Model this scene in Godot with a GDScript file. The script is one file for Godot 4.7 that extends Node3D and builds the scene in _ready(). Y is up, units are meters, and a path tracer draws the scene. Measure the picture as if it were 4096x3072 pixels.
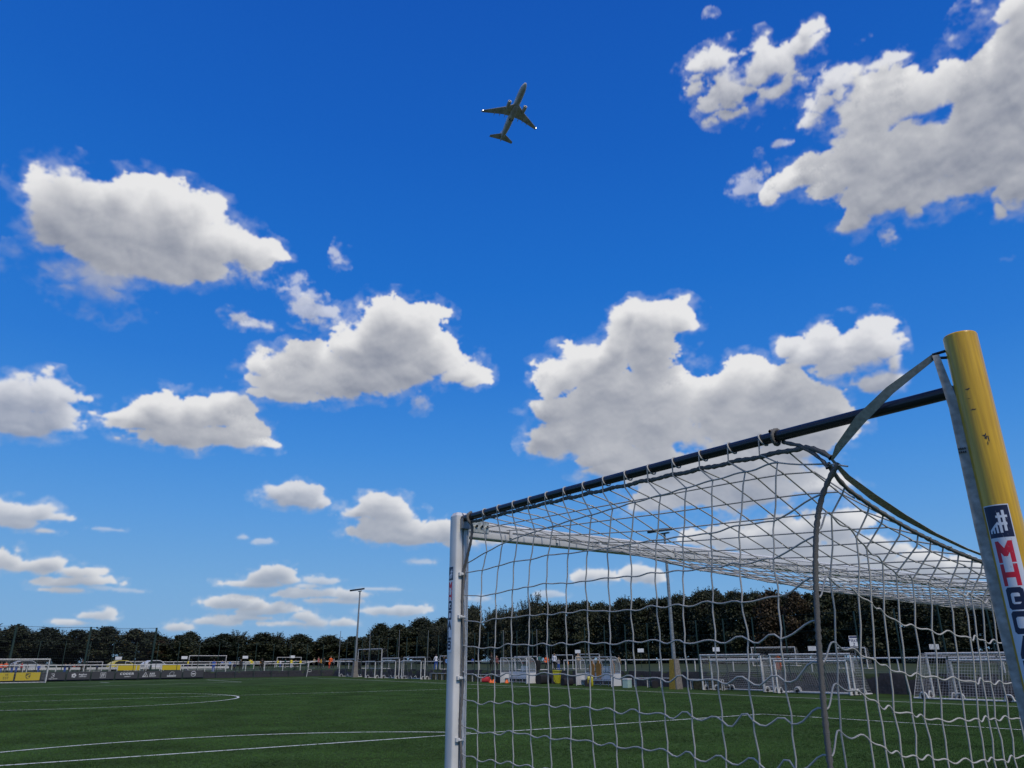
extends Node3D
# a football pitch seen from behind one goal: x along the goal line, -z up the pitch, y up, metres
const CLOUDS := [
	[0.5, 0.2, 1, 1, 1.2, 29.9, 2.81, 1.88, 4.3, 30.6, 2.21, 1.77, 7.3, 30.8, 1.7, 1.66, 1.1, 28, 2.66, 2.05, 4.7, 28.6, 3.32, 2.13, 8.1, 29.4, 3.02, 2.52, 10.9, 28.7, 2.64, 1.9, 13.2, 28.8, 2.2, 1.23, 15.3, 28.9, 1.38, 0.45, 3.4, 26.7, 3.25, 1.63, 6.8, 26.8, 3.45, 1.52, 10, 27.3, 2.28, 1.21],
	[0.8, 2, 0.7, 0.8, 1.8, 25.1, 2.7, 2.09, 3, 23.9, 2.77, 1.63, 4.7, 25, 1.79, 1.16],
	[0.8, 1, 0.75, 0.9, 13.3, 24.1, 1.01, 0.5, 14.5, 23.7, 1.38, 0.51],
	[1.2, 1.4, 0.7, 0.9, 18.4, 25.1, 1.07, 0.83, 19.9, 25.3, 1.09, 0.83, 19.2, 24.5, 1.44, 0.56],
	[0.5, 0.2, 1, 1, 25.3, 25.2, 2.08, 1.71, 27, 24.3, 2.48, 2.1, 25, 22.9, 3.22, 2.28, 29.2, 22.3, 2.69, 1.73, 31.5, 21.2, 1.74, 0.97, 32.5, 20.6, 0.97, 0.58, 22, 22.8, 1.29, 0.94, 19.3, 21.8, 1.63, 1.3, 17.1, 20.5, 1.95, 1.29, 15.4, 20.7, 0.87, 0.82, 19.5, 20, 3.85, 1.49, 17.9, 18.9, 2.33, 0.92, 23.4, 20.5, 3.76, 1.33, 27.1, 21.4, 3.06, 1.34],
	[0.55, 0.35, 0.9, 0.95, 0, 16.2, 1.6, 1.26, 1.7, 16.5, 1.53, 1.45, 3.1, 16.9, 1.28, 0.65, 0.9, 14.9, 2.05, 1.27, 2.7, 15.2, 1.55, 0.97, 0.5, 14.2, 1.34, 0.63, -1.7, 15.1, 1.54, 1.54],
	[0.45, 0.22, 1, 1, 9.1, 16.5, 1.75, 1.38, 11.6, 16.9, 1.99, 1.24, 13.3, 17, 1.86, 1.25, 14.9, 16, 1.72, 1.26, 7.7, 15.9, 2.03, 0.85, 6.3, 16, 1.21, 0.42, 10.5, 15.2, 3.28, 1.05, 13.2, 15.3, 2.89, 0.89, 16.2, 15.2, 1.04, 0.36],
	[0.45, 0.4, 0.9, 0.88, 17.9, 11.5, 1.58, 0.68, 19.2, 11.8, 1.43, 0.82, 19.4, 11.1, 2.15, 0.63, 21, 11.1, 0.81, 0.37],
	[0.5, 0.35, 0.95, 0.92, 23.7, 10.5, 1.47, 0.55, 25.5, 11.1, 1.68, 0.84, 26.1, 10.4, 2.06, 0.83, 24.7, 9.1, 1.85, 0.91, 27.3, 9.5, 1.87, 0.83, 29.2, 9.1, 2.07, 0.74, 30.8, 9, 1.32, 0.93, 27, 8.6, 3.18, 0.64, 31.7, 8.4, 1.51, 0.55, 33.6, 8.6, 1.14, 0.46],
	[0.45, 0.4, 0.9, 0.9, 1.5, 9, 1.34, 0.85, 2.8, 9.1, 1.1, 0.71, 3.9, 8.9, 0.84, 0.32, 1.6, 8.4, 1.34, 0.46, 3.5, 8, 0.69, 0.24, -0, 8.7, 1.03, 0.76],
	[0.45, 0.35, 0.95, 0.95, 1.7, 6.1, 0.92, 0.76, 2.9, 5.7, 1.63, 0.53, 4.1, 5.9, 0.97, 0.54, 5.5, 5.5, 1.29, 0.44, 6.1, 5, 1.74, 0.34, 4.5, 4.9, 1.68, 0.37, 4.9, 4.4, 1.26, 0.18, 0.6, 5.7, 1.03, 0.59],
	[0.5, 0.6, 0.4, 0.85, 8.6, 4.5, 1.05, 0.13, 7.4, 4.6, 0.88, 0.16, 6.8, 8.4, 1.04, 0.16],
	[0.4, 0.35, 0.85, 1, 6.9, 2.9, 0.72, 0.34, 7.4, 2.9, 0.87, 0.43, 6, 2.4, 1.13, 0.21],
	[0.4, 0.35, 0.9, 0.98, 15, 3.8, 1.32, 0.43, 16, 3.9, 1.16, 0.54, 16.7, 3.7, 1.17, 0.4],
	[0.4, 0.45, 0.85, 0.9, 18.6, 3.5, 1.54, 0.34, 18.5, 3.7, 0.51, 0.42, 17.4, 3.3, 2.03, 0.3, 16.1, 2.9, 1.83, 0.23, 12.1, 2.2, 0.94, 0.26, 14.5, 2.6, 1.63, 0.26],
	[0.4, 0.4, 0.9, 0.92, 17.5, 5.7, 1.2, 0.65, 18.3, 5.9, 1.38, 0.69, 19.1, 5.5, 1.04, 0.43, 16.9, 5.2, 2.04, 0.31],
	[0.45, 0.55, 0.7, 0.85, 21.5, 5.5, 1.24, 0.35, 20.3, 5.1, 1.05, 0.21],
	[0.4, 0.4, 0.85, 0.92, 19.7, 4.5, 1.56, 0.31, 21.1, 4.6, 2.12, 0.43, 23.4, 4.6, 1.07, 0.49, 24.1, 4.5, 1.08, 0.32, 22.5, 4.1, 2.14, 0.24],
	[0.4, 0.4, 0.85, 0.95, 20.5, 2.9, 1.21, 0.48, 21.4, 2.6, 1.05, 0.37, 23.2, 2.6, 1.06, 0.31, 19.4, 2.5, 1.71, 0.24],
	[0.4, 0.4, 0.8, 0.95, 27.4, 3.5, 0.91, 0.46, 28.1, 3.5, 1.1, 0.49, 26, 3.4, 1.63, 0.31],
	[0.45, 0.6, 0.5, 0.88, 26.6, 5, 1.01, 0.2, 25.3, 5, 0.91, 0.14],
	[0.45, 0.6, 0.5, 0.88, 28.6, 7, 1.12, 0.24],
	[0.45, 0.6, 0.5, 0.88, 16.9, 8.1, 0.77, 0.25, 15.6, 8.4, 0.42, 0.17],
	[0.52, 0.2, 1, 1, 47.2, 24.8, 2.57, 1.51, 45.2, 25.3, 1.12, 0.95, 49.3, 24.6, 1.46, 1.12, 47.5, 23.2, 1.84, 1.51, 47, 21.9, 1.67, 1.33, 44.4, 22.9, 1.69, 1.34, 42.5, 21.8, 2.47, 1.73, 39.8, 20.6, 2.11, 1.55, 37.9, 18.5, 1.54, 0.68, 39.7, 18.3, 2.11, 0.96, 38.8, 16.2, 1.92, 1.35, 41.2, 16.5, 3.04, 2.11, 43.6, 19.7, 2.83, 1.92, 47.8, 19.2, 3.65, 1.7, 52.6, 19.2, 3.14, 1.85, 55.4, 18.9, 2.71, 1.64, 58, 17.8, 2.61, 1.79, 60.1, 16.8, 0.96, 0.7, 46.6, 17, 4.76, 2.46, 52.3, 16.6, 4.84, 2.4, 56.8, 15.8, 3.62, 1.97, 43.5, 14.7, 2.82, 1.14, 47.3, 13.9, 4.71, 1.5, 52, 13.5, 4.33, 1.65, 57.2, 14.5, 2.79, 1.07, 44, 13.7, 2.25, 0.94],
	[0.55, 0.4, 0.95, 1, 60.9, 21.6, 1.58, 1.4, 63, 21.4, 1.83, 1.38, 64.1, 20.5, 1.2, 1.36, 61.8, 20, 2.47, 1.39, 63.6, 18.4, 1.51, 0.85, 57.8, 21.7, 1, 0.9, 59.2, 20.9, 1.62, 0.89, 64.6, 19.3, 0.75, 1.02],
	[0.5, 0.3, 0.95, 0.98, 50, 11.6, 4.57, 1.46, 55.1, 12.7, 3.35, 1.25, 54.5, 11.6, 4.18, 1.07, 58.8, 11.5, 2.08, 0.61, 47.1, 11.1, 2.19, 0.74],
	[0.5, 0.3, 0.95, 1, 54.9, 8, 4.9, 1.39, 58.7, 8.7, 2.53, 1.19, 61, 7, 2.27, 0.99, 51.1, 8.4, 2.95, 0.8, 63.4, 5.7, 2.16, 0.96, 66.2, 5.4, 1.64, 0.78, 57.3, 6.7, 4.71, 1.02, 61.8, 5.5, 4.35, 0.81],
	[0.45, 0.35, 0.9, 1, 41.2, 5.8, 1.11, 0.54, 42.5, 5.8, 0.92, 0.45, 44.7, 5.9, 1.09, 0.68, 45.8, 5.7, 1.09, 0.57],
	[0.45, 0.6, 0.55, 0.9, 38.3, 4.6, 1.11, 0.29, 33.1, 4.3, 1.3, 0.3],
	[1, 0.8, 0.95, 1, 57.9, 40.9, 2.32, 1.89, 56.2, 40, 1.76, 1.94, 60, 41, 1.81, 1.39, 62.4, 41.8, 1.17, 1.05, 63.4, 42.5, 0.72, 0.59, 54.8, 42.3, 1.45, 0.95, 53, 42.3, 0.99, 0.64, 53.2, 41.1, 0.83, 0.81, 55.7, 38.7, 1.14, 0.99, 59.3, 39.3, 1.39, 0.95, 60.8, 39.8, 1.06, 0.94],
	[1, 0.9, 0.9, 1, 64.1, 38.8, 1.44, 0.92, 66.1, 38.9, 1.25, 0.75, 68.3, 39, 1.2, 0.59, 69.5, 38.9, 0.79, 0.29, 63.4, 37.7, 1.17, 0.78, 61.8, 36.7, 0.91, 0.64, 64.9, 38.1, 1.14, 0.92],
	[0.7, 0.3, 1, 0.97, 67, 36.2, 2.45, 2, 69.8, 36.4, 2.31, 1.64, 73.2, 36.1, 1.8, 1.87, 75.7, 36.3, 2.01, 2.08, 77.8, 37.8, 1.59, 1.59, 77.4, 39, 1.29, 1.05, 65.5, 34.1, 2.54, 1.91, 68.9, 33.1, 3.27, 3.09, 73, 32.6, 3.54, 3.7, 76.8, 32, 2.71, 4.24, 63.8, 32.5, 1.77, 1.64, 65.3, 30.7, 2.02, 1.96, 64, 29.7, 1.05, 1.33, 68.2, 30.3, 2.95, 1.91, 72.3, 30, 3.05, 1.67, 75.1, 29.1, 1.74, 1.77, 61.6, 33.7, 1.53, 0.99, 59.5, 33.3, 1.27, 0.84, 58, 32.5, 0.98, 0.86, 67.8, 29.2, 0.98, 0.96, 73.9, 27.7, 0.49, 0.75, 79.6, 33.9, 2.49, 4.02, 77.5, 29.3, 2.36, 2.85],
	[1.6, 2.2, 0.7, 0.95, 74.4, 38.9, 0.82, 0.96, 75.1, 39.5, 0.69, 0.81],
	[2.2, 2.6, 0.6, 1, 59.4, 35.9, 0.54, 0.23, 57.7, 35.6, 0.33, 0.33, 67.3, 40.8, 0.3, 0.2, 63.5, 27, 0.4, 0.27, 55.1, 45.3, 0.35, 0.33, 66.1, 27.9, 0.44, 0.66, 38.3, 21.4, 0.97, 0.48, 73.1, 24.6, 0.3, 0.18],
	[2.2, 2.8, 0.55, 1, 15.4, 26.9, 2.09, 0.9, 21, 29.5, 0.54, 1.1, 17.8, 26.4, 1.42, 0.55, 27.3, 18.8, 1.14, 0.77, 56.5, 33.5, 0.99, 1.03],
]
const PEOPLE := [
	[49.5, 64.1, 1.7, "teal", "dark", 0],
	[50.1, 63.6, 1.6, "orange", "black", 1],
	[49.5, 61.5, 1.77, "white", "black", 0],
	[48.6, 59.7, 1.26, "grey", "blue", 2],
	[49.3, 59.1, 1.08, "hivis", "black", 2],
	[48.7, 72, 1.83, "black", "black", 1],
	[49.2, 71.7, 1.62, "maroon", "black", 0],
	[67.4, 105.2, 1.48, "blue", "dark", 0],
	[47.4, 82.3, 1.85, "white", "blue", 1],
	[46.2, 78.4, 1.55, "black", "black", 0],
	[45.5, 76.5, 1.34, "sky", "dark", 2],
	[48.8, 56.9, 1.71, "tan", "dark", 2],
	[51.8, 54.3, 1.51, "tan", "black", 0],
	[65, 72, 1.57, "black", "black", 0],
	[45, 114.5, 1.71, "salmon", "dark", 0],
	[45, 112.3, 1.66, "black", "black", 0],
	[45.2, 110.1, 1.75, "orange", "black", 1],
	[43.9, 107.4, 1.05, "orange", "red", 2],
	[46.6, 120.3, 1.64, "tan", "dark", 0],
	[47.6, 119.9, 1.63, "amber", "black", 0],
	[33.8, 106.8, 1.73, "black", "black", 0],
	[39.9, 131.1, 1.57, "yellow", "green", 1],
	[45.5, 134.5, 1.4, "yellow", "green", 1],
	[47.6, 139.1, 1.32, "white", "blue", 0],
	[46.7, 134.1, 1.6, "darkgreen", "black", 0],
	[46, 129.1, 1.47, "yellow", "white", 0],
	[43.2, 119.4, 1.6, "darkgreen", "black", 1],
	[50.2, 136, 1.46, "yellow", "green", 0],
	[40.7, 128.8, 1.58, "amber", "black", 0],
	[48.7, 117.3, 1.72, "grey", "black", 0],
	[3.8, 115.3, 1.44, "orange", "blue", 0],
	[4.3, 115.3, 1.53, "orange", "dark", 1],
	[5, 115.2, 1.38, "dark", "blue", 2],
	[5.6, 117.2, 1.42, "slate", "blue", 0],
	[6, 115.2, 1.46, "red", "dark", 0],
	[6.6, 115.1, 1.31, "dark", "black", 2],
	[7.8, 114, 1.2, "blue", "blue", 2],
	[11, 116.7, 1.28, "navy", "blue", 2],
	[11.5, 116.7, 1.28, "navy", "dark", 2],
	[12.4, 112.6, 1.78, "black", "black", 0],
	[13, 113.5, 1.29, "black", "dark", 2],
	[12.6, 121.6, 1.12, "salmon", "dark", 2],
	[13.2, 122.5, 1.13, "maroon", "dark", 2],
	[15, 118.3, 1.22, "navy", "dark", 2],
	[28.5, 125.9, 1.61, "yellow", "purple", 1],
	[29.6, 115.4, 1.68, "blue", "blue", 0],
	[34.4, 128.6, 1.46, "blue", "dark", 0],
	[35.5, 130.3, 1.35, "navy", "dark", 2],
	[35.5, 128.2, 1.43, "sky", "dark", 0],
	[34.5, 132.7, 1.19, "salmon", "dark", 2],
	[30.3, 104.8, 1.58, "black", "black", 0],
	[29, 103.1, 1.11, "navy", "black", 0],
	[42.6, 140.7, 1.51, "yellow", "dark", 0]]
const MARKS := [[3.3, "the first ball stop pole"], [5.4, "the yellow emblem board"], [7.4, "the second ball stop pole"], [9.3, "the yellow parked car"], [11.2, "the last ball stop pole"], [13.7, "the left pitch goal"], [16.5, "the notice and dark bank"], [19.6, "the players in yellow"], [22.1, "the orange shirted spectator"], [24.2, "the far floodlight mast"], [27.4, "the far stored goals"], [31.0, "the large goal post"], [35.9, "the away dugout"], [38.8, "the yellow bin"], [41.7, "the home dugout"], [44.7, "the low white bench"], [47.0, "the yellow padded mast"], [51.1, "the tall stored goal"], [54.7, "the orange mannequin"], [58.9, "the Pitch sign"], [61.7, "the bare stretch of bank"], [65.2, "the goal turned to the bank"], [68.0, "the lettered yellow pole"]]

func _ready() -> void:
	# ---- camera
	var camera := Camera3D.new()
	camera.name = "camera"
	camera.fov = 54.92
	camera.near = 0.05
	camera.far = 3000.0
	add_child(camera)
	camera.position = Vector3(-1.5816, 1.8998, 2.5936)
	camera.rotation_order = EULER_ORDER_YXZ
	camera.rotation_degrees = Vector3(20.5356, -35.5774, -0.2844)
	camera.current = true
	# ---- sky, sun (behind thin cloud), exposure
	var env := Environment.new()
	var sky := Sky.new()
	sky.sky_material = make_sky()
	env.background_mode = Environment.BG_SKY
	env.sky = sky
	env.tonemap_mode = Environment.TONE_MAPPER_LINEAR
	env.tonemap_exposure = 1.0
	env.sdfgi_enabled = true
	env.ssao_enabled = true
	env.ssil_enabled = true
	var we := WorldEnvironment.new()
	we.name = "environment"
	we.environment = env
	add_child(we)
	var sun := DirectionalLight3D.new()
	sun.name = "sun"
	sun.light_energy = 0.85
	sun.light_angular_distance = 12.0
	sun.light_color = Color(1.0, 0.96, 0.9)
	sun.shadow_enabled = true
	add_child(sun)
	sun.rotation_degrees = Vector3(-48.0, -8.0, 0.0)
	# ---- the setting, then the things, near to far
	make_materials()
	build_ground()
	build_goal()
	build_trees()
	build_fence()
	build_boards()
	build_mast(39.5, 35.6, "floodlight mast with yellow padding near the home dugout", 0.05, true)
	build_mast(41.0, 91.9, "floodlight mast with grey padding among the far stored goals", 0.05, false)
	build_goals()
	build_touchline()
	build_surroundings()
	build_people()
	build_airliner()
	build_fibres()

# ---------------------------------------------------------------- helpers
class MB:                                              # collects triangles for one part
	var v := PackedVector3Array()
	var nn := PackedVector3Array()
	var uv := PackedVector2Array()
	var col := PackedColorArray()
	var idx := PackedInt32Array()
	var tint := Color(-1, 0, 0)
	func put(p: Vector3, n: Vector3, t := Vector2.ZERO) -> int:
		v.append(p); nn.append(n); uv.append(t)
		if tint.r >= 0.0: col.append(tint)
		return v.size() - 1
	func quad(a: Vector3, b: Vector3, c: Vector3, d: Vector3) -> void:   # counter-clockwise seen from outside
		var n := (b - a).cross(c - a)
		if n.length_squared() < 1e-16: n = (c - a).cross(d - a)
		n = n.normalized()
		var i := put(a, n, Vector2(0, 1)); put(b, n, Vector2(1, 1)); put(c, n, Vector2(1, 0)); put(d, n, Vector2(0, 0))
		idx.append_array(PackedInt32Array([i, i + 2, i + 1, i, i + 3, i + 2]))
	func tri(a: Vector3, b: Vector3, c: Vector3) -> void:
		var n := (b - a).cross(c - a).normalized()
		var i := put(a, n); put(b, n); put(c, n)
		idx.append_array(PackedInt32Array([i, i + 2, i + 1]))
	func box(c: Vector3, s: Vector3, bas := Basis()) -> MB:
		var h := s * 0.5
		var p := []
		for k in 8:
			p.append(c + bas * Vector3(h.x if k & 1 else -h.x, h.y if k & 2 else -h.y, h.z if k & 4 else -h.z))
		quad(p[4], p[5], p[7], p[6]); quad(p[1], p[0], p[2], p[3]); quad(p[5], p[1], p[3], p[7])
		quad(p[0], p[4], p[6], p[2]); quad(p[6], p[7], p[3], p[2]); quad(p[0], p[1], p[5], p[4])
		return self
	func tube(path: PackedVector3Array, r: float, sides := 6, caps := true, radii := PackedFloat32Array()) -> MB:
		var m := path.size()
		var t := (path[1] - path[0]).normalized()
		var u := t.cross(Vector3.UP)
		if u.length() < 0.1: u = t.cross(Vector3.RIGHT)
		u = u.normalized()
		var first := v.size()
		for k in m:
			var t2 := (path[mini(k + 1, m - 1)] - path[maxi(k - 1, 0)]).normalized()
			u = (u - t2 * u.dot(t2)).normalized()
			t = t2
			var w := t.cross(u)
			var rr := radii[k] if radii.size() else r
			for j in sides:
				var a := TAU * j / sides
				var n := u * cos(a) + w * sin(a)
				put(path[k] + n * rr, n, Vector2(float(j) / sides, k))
		for k in m - 1:
			for j in sides:
				var a := first + k * sides + j
				var b := first + k * sides + (j + 1) % sides
				idx.append_array(PackedInt32Array([a, b + sides, b, a, a + sides, b + sides]))
		if caps:
			for e in 2:
				var k := 0 if e == 0 else m - 1
				var d := (path[0] - path[1]).normalized() if e == 0 else (path[m - 1] - path[m - 2]).normalized()
				var c := put(path[k], d)
				for j in sides: put(v[first + k * sides + j], d)
				for j in sides:
					var a := c + 1 + j
					var b := c + 1 + (j + 1) % sides
					idx.append_array(PackedInt32Array([c, a, b] if e == 1 else [c, b, a]))
		return self
	func rod(a: Vector3, b: Vector3, r: float, sides := 8, r2 := -1.0) -> MB:
		return tube(PackedVector3Array([a, b]), r, sides, true, PackedFloat32Array([r, r2]) if r2 >= 0.0 else PackedFloat32Array())
	func prism(poly: PackedVector2Array, o: Vector3, x: Vector3, y: Vector3, e: Vector3) -> MB:   # counter-clockwise outline, x cross y along e
		var m := poly.size()
		var en := []
		for i in m:
			var d := poly[(i + 1) % m] - poly[i]
			en.append((x * d.y - y * d.x).normalized())
		for i in m:
			var prev: Vector3 = en[(i + m - 1) % m]; var here: Vector3 = en[i]; var next: Vector3 = en[(i + 1) % m]
			var na := (prev + here).normalized() if prev.dot(here) > 0.8 else here
			var nb := (next + here).normalized() if next.dot(here) > 0.8 else here
			var a := o + x * poly[i].x + y * poly[i].y
			var b := o + x * poly[(i + 1) % m].x + y * poly[(i + 1) % m].y
			var k := put(a, na); put(b, nb); put(b + e, nb); put(a + e, na)
			idx.append_array(PackedInt32Array([k, k + 2, k + 1, k, k + 3, k + 2]))
		var tr := Geometry2D.triangulate_polygon(poly)
		var dn := e.normalized()
		for s in 2:
			var k := v.size()
			for p in poly: put(o + x * p.x + y * p.y + e * s, dn if s else -dn)
			for i in range(0, tr.size(), 3):
				var a := tr[i]; var b := tr[i + 1]; var c := tr[i + 2]
				var ccw := (poly[b] - poly[a]).cross(poly[c] - poly[a]) > 0.0
				if ccw == (s == 1): idx.append_array(PackedInt32Array([k + a, k + c, k + b]))
				else: idx.append_array(PackedInt32Array([k + a, k + b, k + c]))
		return self
	func lathe(prof: PackedVector2Array, o: Vector3, axis: Vector3, side: Vector3, sides := 16) -> MB:   # prof: (distance along the axis, radius)
		var w := axis.cross(side)
		var first := v.size()
		var m := prof.size()
		for k in m:
			var d := prof[mini(k + 1, m - 1)] - prof[maxi(k - 1, 0)]
			var out := Vector2(-d.y, d.x).normalized()
			for j in sides:
				var a := TAU * j / sides
				var rad := side * cos(a) + w * sin(a)
				put(o + axis * prof[k].x + rad * prof[k].y, (axis * out.x + rad * out.y).normalized())
		for k in m - 1:
			for j in sides:
				var a := first + k * sides + j
				var b := first + k * sides + (j + 1) % sides
				idx.append_array(PackedInt32Array([a, b + sides, b, a, a + sides, b + sides]))
		return self
	func mesh() -> ArrayMesh:
		var arr := []
		arr.resize(Mesh.ARRAY_MAX)
		arr[Mesh.ARRAY_VERTEX] = v; arr[Mesh.ARRAY_NORMAL] = nn; arr[Mesh.ARRAY_TEX_UV] = uv; arr[Mesh.ARRAY_INDEX] = idx
		if col.size() == v.size(): arr[Mesh.ARRAY_COLOR] = col
		var am := ArrayMesh.new()
		am.add_surface_from_arrays(Mesh.PRIMITIVE_TRIANGLES, arr)
		return am

var M := {}
var taken := {}
var grain: NoiseTexture2D
var blotch: NoiseTexture2D

func V(a: float, y: float, b: float) -> Vector3:       # a along the goal line, b up the pitch, y up
	return Vector3(a, y, -b)

func noise_tex(freq: float, octaves: int, size: int, lo: Color, hi: Color, sd := 1, kind := FastNoiseLite.TYPE_SIMPLEX_SMOOTH) -> NoiseTexture2D:
	var f := FastNoiseLite.new()
	f.seed = sd; f.frequency = freq; f.fractal_octaves = octaves; f.noise_type = kind
	var t := NoiseTexture2D.new()
	t.width = size; t.height = size; t.seamless = true; t.noise = f
	var g := Gradient.new()
	g.offsets = PackedFloat32Array([0.0, 1.0]); g.colors = PackedColorArray([lo, hi])
	t.color_ramp = g
	return t

func lin(r: float, g: float, b: float) -> Color:
	return Color(r, g, b).linear_to_srgb()

func mat(called: String, c: Color, rough := 0.6, metal := 0.0, tex: Texture2D = null, scale := 2.0) -> StandardMaterial3D:
	var m := StandardMaterial3D.new()
	m.resource_name = called
	m.albedo_color = c.linear_to_srgb()
	m.roughness = rough; m.metallic = metal
	if tex:
		m.albedo_texture = tex
		m.uv1_triplanar = true; m.uv1_world_triplanar = true
		m.uv1_scale = Vector3.ONE * scale
	M[called] = m
	return m

func numbered(called: String) -> String:
	var k: int = taken.get(called, 0)
	taken[called] = k + 1
	return called if k == 0 else "%s_%03d" % [called, k]

func tag(o: Node3D, label: String, category: String, group := "") -> Node3D:
	o.set_meta("label", label); o.set_meta("category", category)
	if group: o.set_meta("group", group)
	return o

func thing(called: String, label: String, category: String, at := Vector3.ZERO, yaw := 0.0, group := "") -> Node3D:
	var o := Node3D.new()
	o.name = numbered(called)
	add_child(o)
	o.position = at
	o.rotation.y = yaw
	return tag(o, label, category, group)

func part(parent: Node3D, called: String, b: MB, m: Material) -> MeshInstance3D:
	return part_mesh(parent, called, b.mesh(), m)

func part_mesh(parent: Node3D, called: String, am: Mesh, m: Material) -> MeshInstance3D:
	var o := MeshInstance3D.new()
	o.name = called
	o.mesh = am
	o.material_override = m
	parent.add_child(o, true)
	return o

func struct(called: String, b: MB, m: Material) -> MeshInstance3D:
	var o := part(self, numbered(called), b, m)
	o.set_meta("kind", "structure")
	return o

func copy(o: Node3D, called: String, label: String, at: Vector3, yaw := 0.0) -> Node3D:
	var c: Node3D = o.duplicate()
	c.name = numbered(called)
	add_child(c)
	c.position = at
	c.rotation.y = yaw
	c.set_meta("label", label)
	return c

func P3(list: Array) -> PackedVector3Array:
	return PackedVector3Array(list)

func lettering(parent: Node3D, text: String, height: float, at: Vector3, turn: Basis, m: Material, wide := 1.0, weight := 700) -> MeshInstance3D:
	var f := SystemFont.new()
	f.font_names = PackedStringArray(["Droid Sans"])
	f.font_weight = weight
	var t := TextMesh.new()
	t.font = f
	t.text = text
	t.font_size = 48
	t.depth = 0.006
	t.pixel_size = height / 35.0
	t.curve_step = 2.0
	var o := part_mesh(parent, "lettering", t, m)
	o.transform = Transform3D(turn * Basis().scaled(Vector3(wide, 1, 1)), at)
	return o

func step(a: float, b: float, x: float) -> float:
	var t := clampf((x - a) / (b - a), 0.0, 1.0)
	return t * t * (3.0 - 2.0 * t)

func far_line(a: float) -> float:                      # the fence behind the far goal runs a little askew
	return 96.2 + 0.172 * minf(a, 42.0)

func land(a: float, b: float) -> float:                # height of the ground round the sunken pitch
	var wr := step(42.85, 43.45, a)
	var fl := b - far_line(a)
	var wf := step(0.25, 0.95, fl)
	var tr := 1.14 - 0.18 * clampf(b / 100.0, 0.0, 1.0) - 0.16 * step(44.0, 51.0, a) + 0.75 * step(62.0, 80.0, a)
	var tf := 0.76 - 0.16 * step(1.5, 8.0, fl) + 0.75 * step(14.0, 58.0, fl)
	return maxf(tr * wr, tf * wf)

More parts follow.
